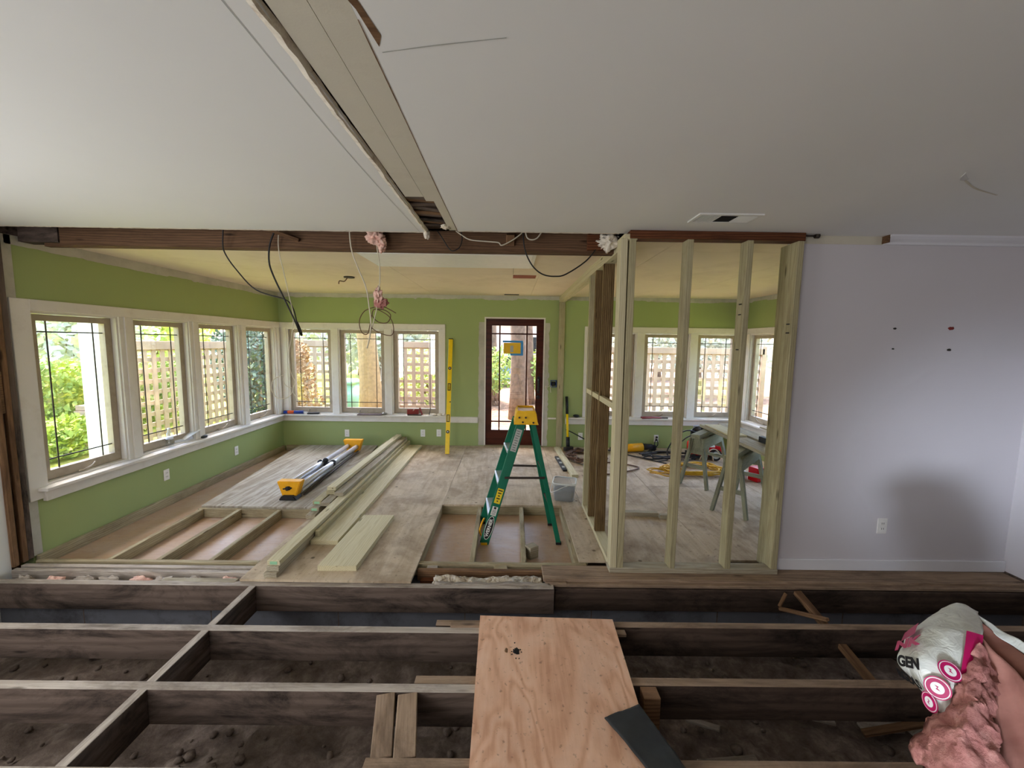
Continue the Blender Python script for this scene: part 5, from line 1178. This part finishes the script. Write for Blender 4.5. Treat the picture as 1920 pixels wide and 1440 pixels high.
hd = thing('hedge', 'dense clipped green hedge outside the first left window', 'hedge', (-7.6, 6.5, ZG)); foliage('leaves', [(-7.75, 6.4, .48, .42, 2.9, .74, 1)], 17000, .06, 'hedge_leaf', hd, 3); box2('core', (-8.1, 3.6, ZG), (-7.55, 9.2, 1.05), 'hedge_leaf', hd, .05)
hd = thing('hedge', 'low leafy shrubs in front of the tall left hedge', 'shrub', (-6.9, 5.6, ZG)); foliage('leaves', [(-6.85, 5.2, .12, .32, .5, .36, 0), (-6.85, 6.2, .10, .32, .5, .36, 0), (-6.85, 4.5, .1, .32, .5, .34, 0)], 3600, .05, 'hedge_leaf', hd, 4)
bp = thing('brick_pier', 'small pale brick garden pier half hidden in the left hedge', 'pier', (-7.15, 7.0, ZG))
for j in range(8):
    for i in range(2): box2('brick', (-7.30, 6.74 + i * .155 + (j % 2) * .03, ZG + .01 + j * .09), (-7.08, 6.885 + i * .155 + (j % 2) * .03, ZG + .09 + j * .09), 'brick_pale', bp, .003)
def bush(label, cs, n, ls, leaf, seed, nm='shrub'):
    b_ = thing(nm, label, 'shrub', (cs[0][0], cs[0][1], ZG)); foliage('leaves', cs, n, ls, leaf, b_, seed)
    bm = bmesh.new(); rnd_ = random.Random(seed)
    for i in range(5):
        c_ = cs[i % len(cs)]; add_tube(bm, [V((cs[0][0] + .04 * i, cs[0][1], ZG)), V(((cs[0][0] + c_[0]) / 2 + rnd_.uniform(-.1, .1), (cs[0][1] + c_[1]) / 2, (ZG + c_[2]) / 2)), V((c_[0] + rnd_.uniform(-.3, .3), c_[1], c_[2]))], [.03, .02, .01], 5)
    o = obj('stems', bm, 'bark', b_); o['kind'] = 'stuff'
bush('dark evergreen shrub outside the last left window', [(-6.3, 10.2, 1.2, 1.0, 1.0, 1.6, 0)], 5200, .07, 'dark_leaf', 6)
bush('brown leaved crape myrtle outside the corner back window', [(-4.55, 8.6, .95, .45, .35, .5, 0), (-4.4, 8.5, .35, .5, .35, .6, 0), (-4.6, 8.6, 1.4, .35, .3, .3, 0)], 2300, .045, 'brown_leaf', 7)
bush('pale bushes behind the lattice beside the yellow level', [(-2.3, 11.2, .8, 1.2, .5, .9, 0)], 1500, .07, 'bright_leaf', 8)
bush('leafy shrub at left behind the door glass', [(-.5, 12.0, .9, .8, .5, .7, 0), (-.9, 12.5, .5, .8, .5, .6, 0)], 1800, .07, 'hedge_leaf', 9)
bush('leafy shrub at right behind the door glass', [(1.2, 12.6, .8, .7, .5, .8, 0)], 1400, .07, 'hedge_leaf', 10)
bush('sunlit shrub outside the right side window', [(6.6, 8.2, .5, .9, 1.0, .8, 0), (6.4, 7.2, .2, .7, .7, .5, 0)], 2600, .06, 'bright_leaf', 11)
bush('low bright grass clump behind the right lattice', [(3.9, 9.0, -.02, 1.6, .3, .22, 0)], 1500, .05, 'bright_leaf', 12)
# background trees
rnd = random.Random(31)
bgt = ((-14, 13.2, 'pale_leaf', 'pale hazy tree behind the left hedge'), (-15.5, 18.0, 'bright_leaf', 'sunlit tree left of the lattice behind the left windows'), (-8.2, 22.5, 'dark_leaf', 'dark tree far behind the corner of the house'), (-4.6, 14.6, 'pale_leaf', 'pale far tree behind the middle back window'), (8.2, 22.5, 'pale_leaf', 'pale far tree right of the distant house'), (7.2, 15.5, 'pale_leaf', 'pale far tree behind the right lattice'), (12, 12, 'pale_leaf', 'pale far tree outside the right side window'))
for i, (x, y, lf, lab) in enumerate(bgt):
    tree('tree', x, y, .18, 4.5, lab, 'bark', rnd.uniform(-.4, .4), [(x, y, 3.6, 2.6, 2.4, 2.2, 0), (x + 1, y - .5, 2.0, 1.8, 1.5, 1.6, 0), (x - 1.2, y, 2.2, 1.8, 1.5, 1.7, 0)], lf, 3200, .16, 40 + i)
bt_ = thing('tree', 'bare grey branches spreading outside the right side window', 'tree', (6.9, 9.2, ZG)); bm = bmesh.new()
def limb(p, d, r_, dep):
    q = p + d; add_tube(bm, [p, (p + q) / 2 + V((rnd.uniform(-.05, .05),) * 3), q], [r_, r_ * .85, r_ * .65], 6)
    if dep:
        for s in range(3): limb(q, (d * rnd.uniform(.55, .8) + V((rnd.uniform(-.6, .6), rnd.uniform(-.4, .4), rnd.uniform(-.1, .5))) * d.length), r_ * .6, dep - 1)
limb(V((6.9, 9.2, ZG)), V((-.1, 0, 1.1)), .12, 3); obj('branches', bm, 'bark', bt_, None, True)
gb = thing('garden_bin', 'pale green garden bin left of the tan tree trunk', 'bin', (-3.75, 9.3, ZG)); GB = Matrix.Translation((-3.78, 9.3, ZG))
loft('bin_body', [rrect(.20, 0), rrect(.25, .9)], 'bin_green', gb, GB, True, True); loft('lid', [rrect(.27, .9), rrect(.27, .95), rrect(.2, 1.0)], 'bin_green', gb, GB, True, True)
hs = thing('house', 'white neighbouring house with orange roof far behind the door', 'house', (0, 24, ZG))
box2('wall', (-4, 24, ZG), (5, 30, 2.9), 'house_white', hs, 0)
bm = bmesh.new(); add_box(bm, (.5, 26.5, 3.0), (10, 7, .15)); add_box(bm, (.5, 28, 3.7), (9.5, 3, 1.4)); obj('roof', bm, 'roof_orange', hs)
for x in (-2.4, 1.0, 1.9, 3.4):
    w_ = ring('window', x, x + .6, 1.0, 2.1, .07, .07, .07, .07, -.05, .02, lambda u, d, z: V((u, 24 + d, z)), 'trim_white', hs); box2('pane', (x + .05, 23.98, 1.05), (x + .55, 24.0, 2.05), 'dark_glass', w_, 0)
cr = thing('car', 'pale blue parked car far behind the door glass', 'car', (-.6, 18, ZG)); bm = bmesh.new()
prof = [(-2.1, .25), (-2.1, .75), (-1.3, .85), (-.7, 1.35), (.7, 1.35), (1.3, .9), (2.1, .75), (2.1, .25)]; A, B = [], []
for x, z in prof: A.append(bm.verts.new((-.4 + x, 17.2, ZG + z))); B.append(bm.verts.new((-.4 + x, 18.8, ZG + z)))
bm.faces.new(A); bm.faces.new(B[::-1])
for i in range(len(A)): bm.faces.new((A[i], A[(i + 1) % len(A)], B[(i + 1) % len(A)], B[i]))
obj('body', bm, 'car_blue', cr)
for x in (-1.7, .9): cyl('wheel', (x, 17.15, ZG + .32), (x, 17.4, ZG + .32), .32, 'black_rubber', cr)
box2('side_window', (-1.0, 17.18, ZG + .9), (.2, 17.21, ZG + 1.28), 'dark_glass', cr)
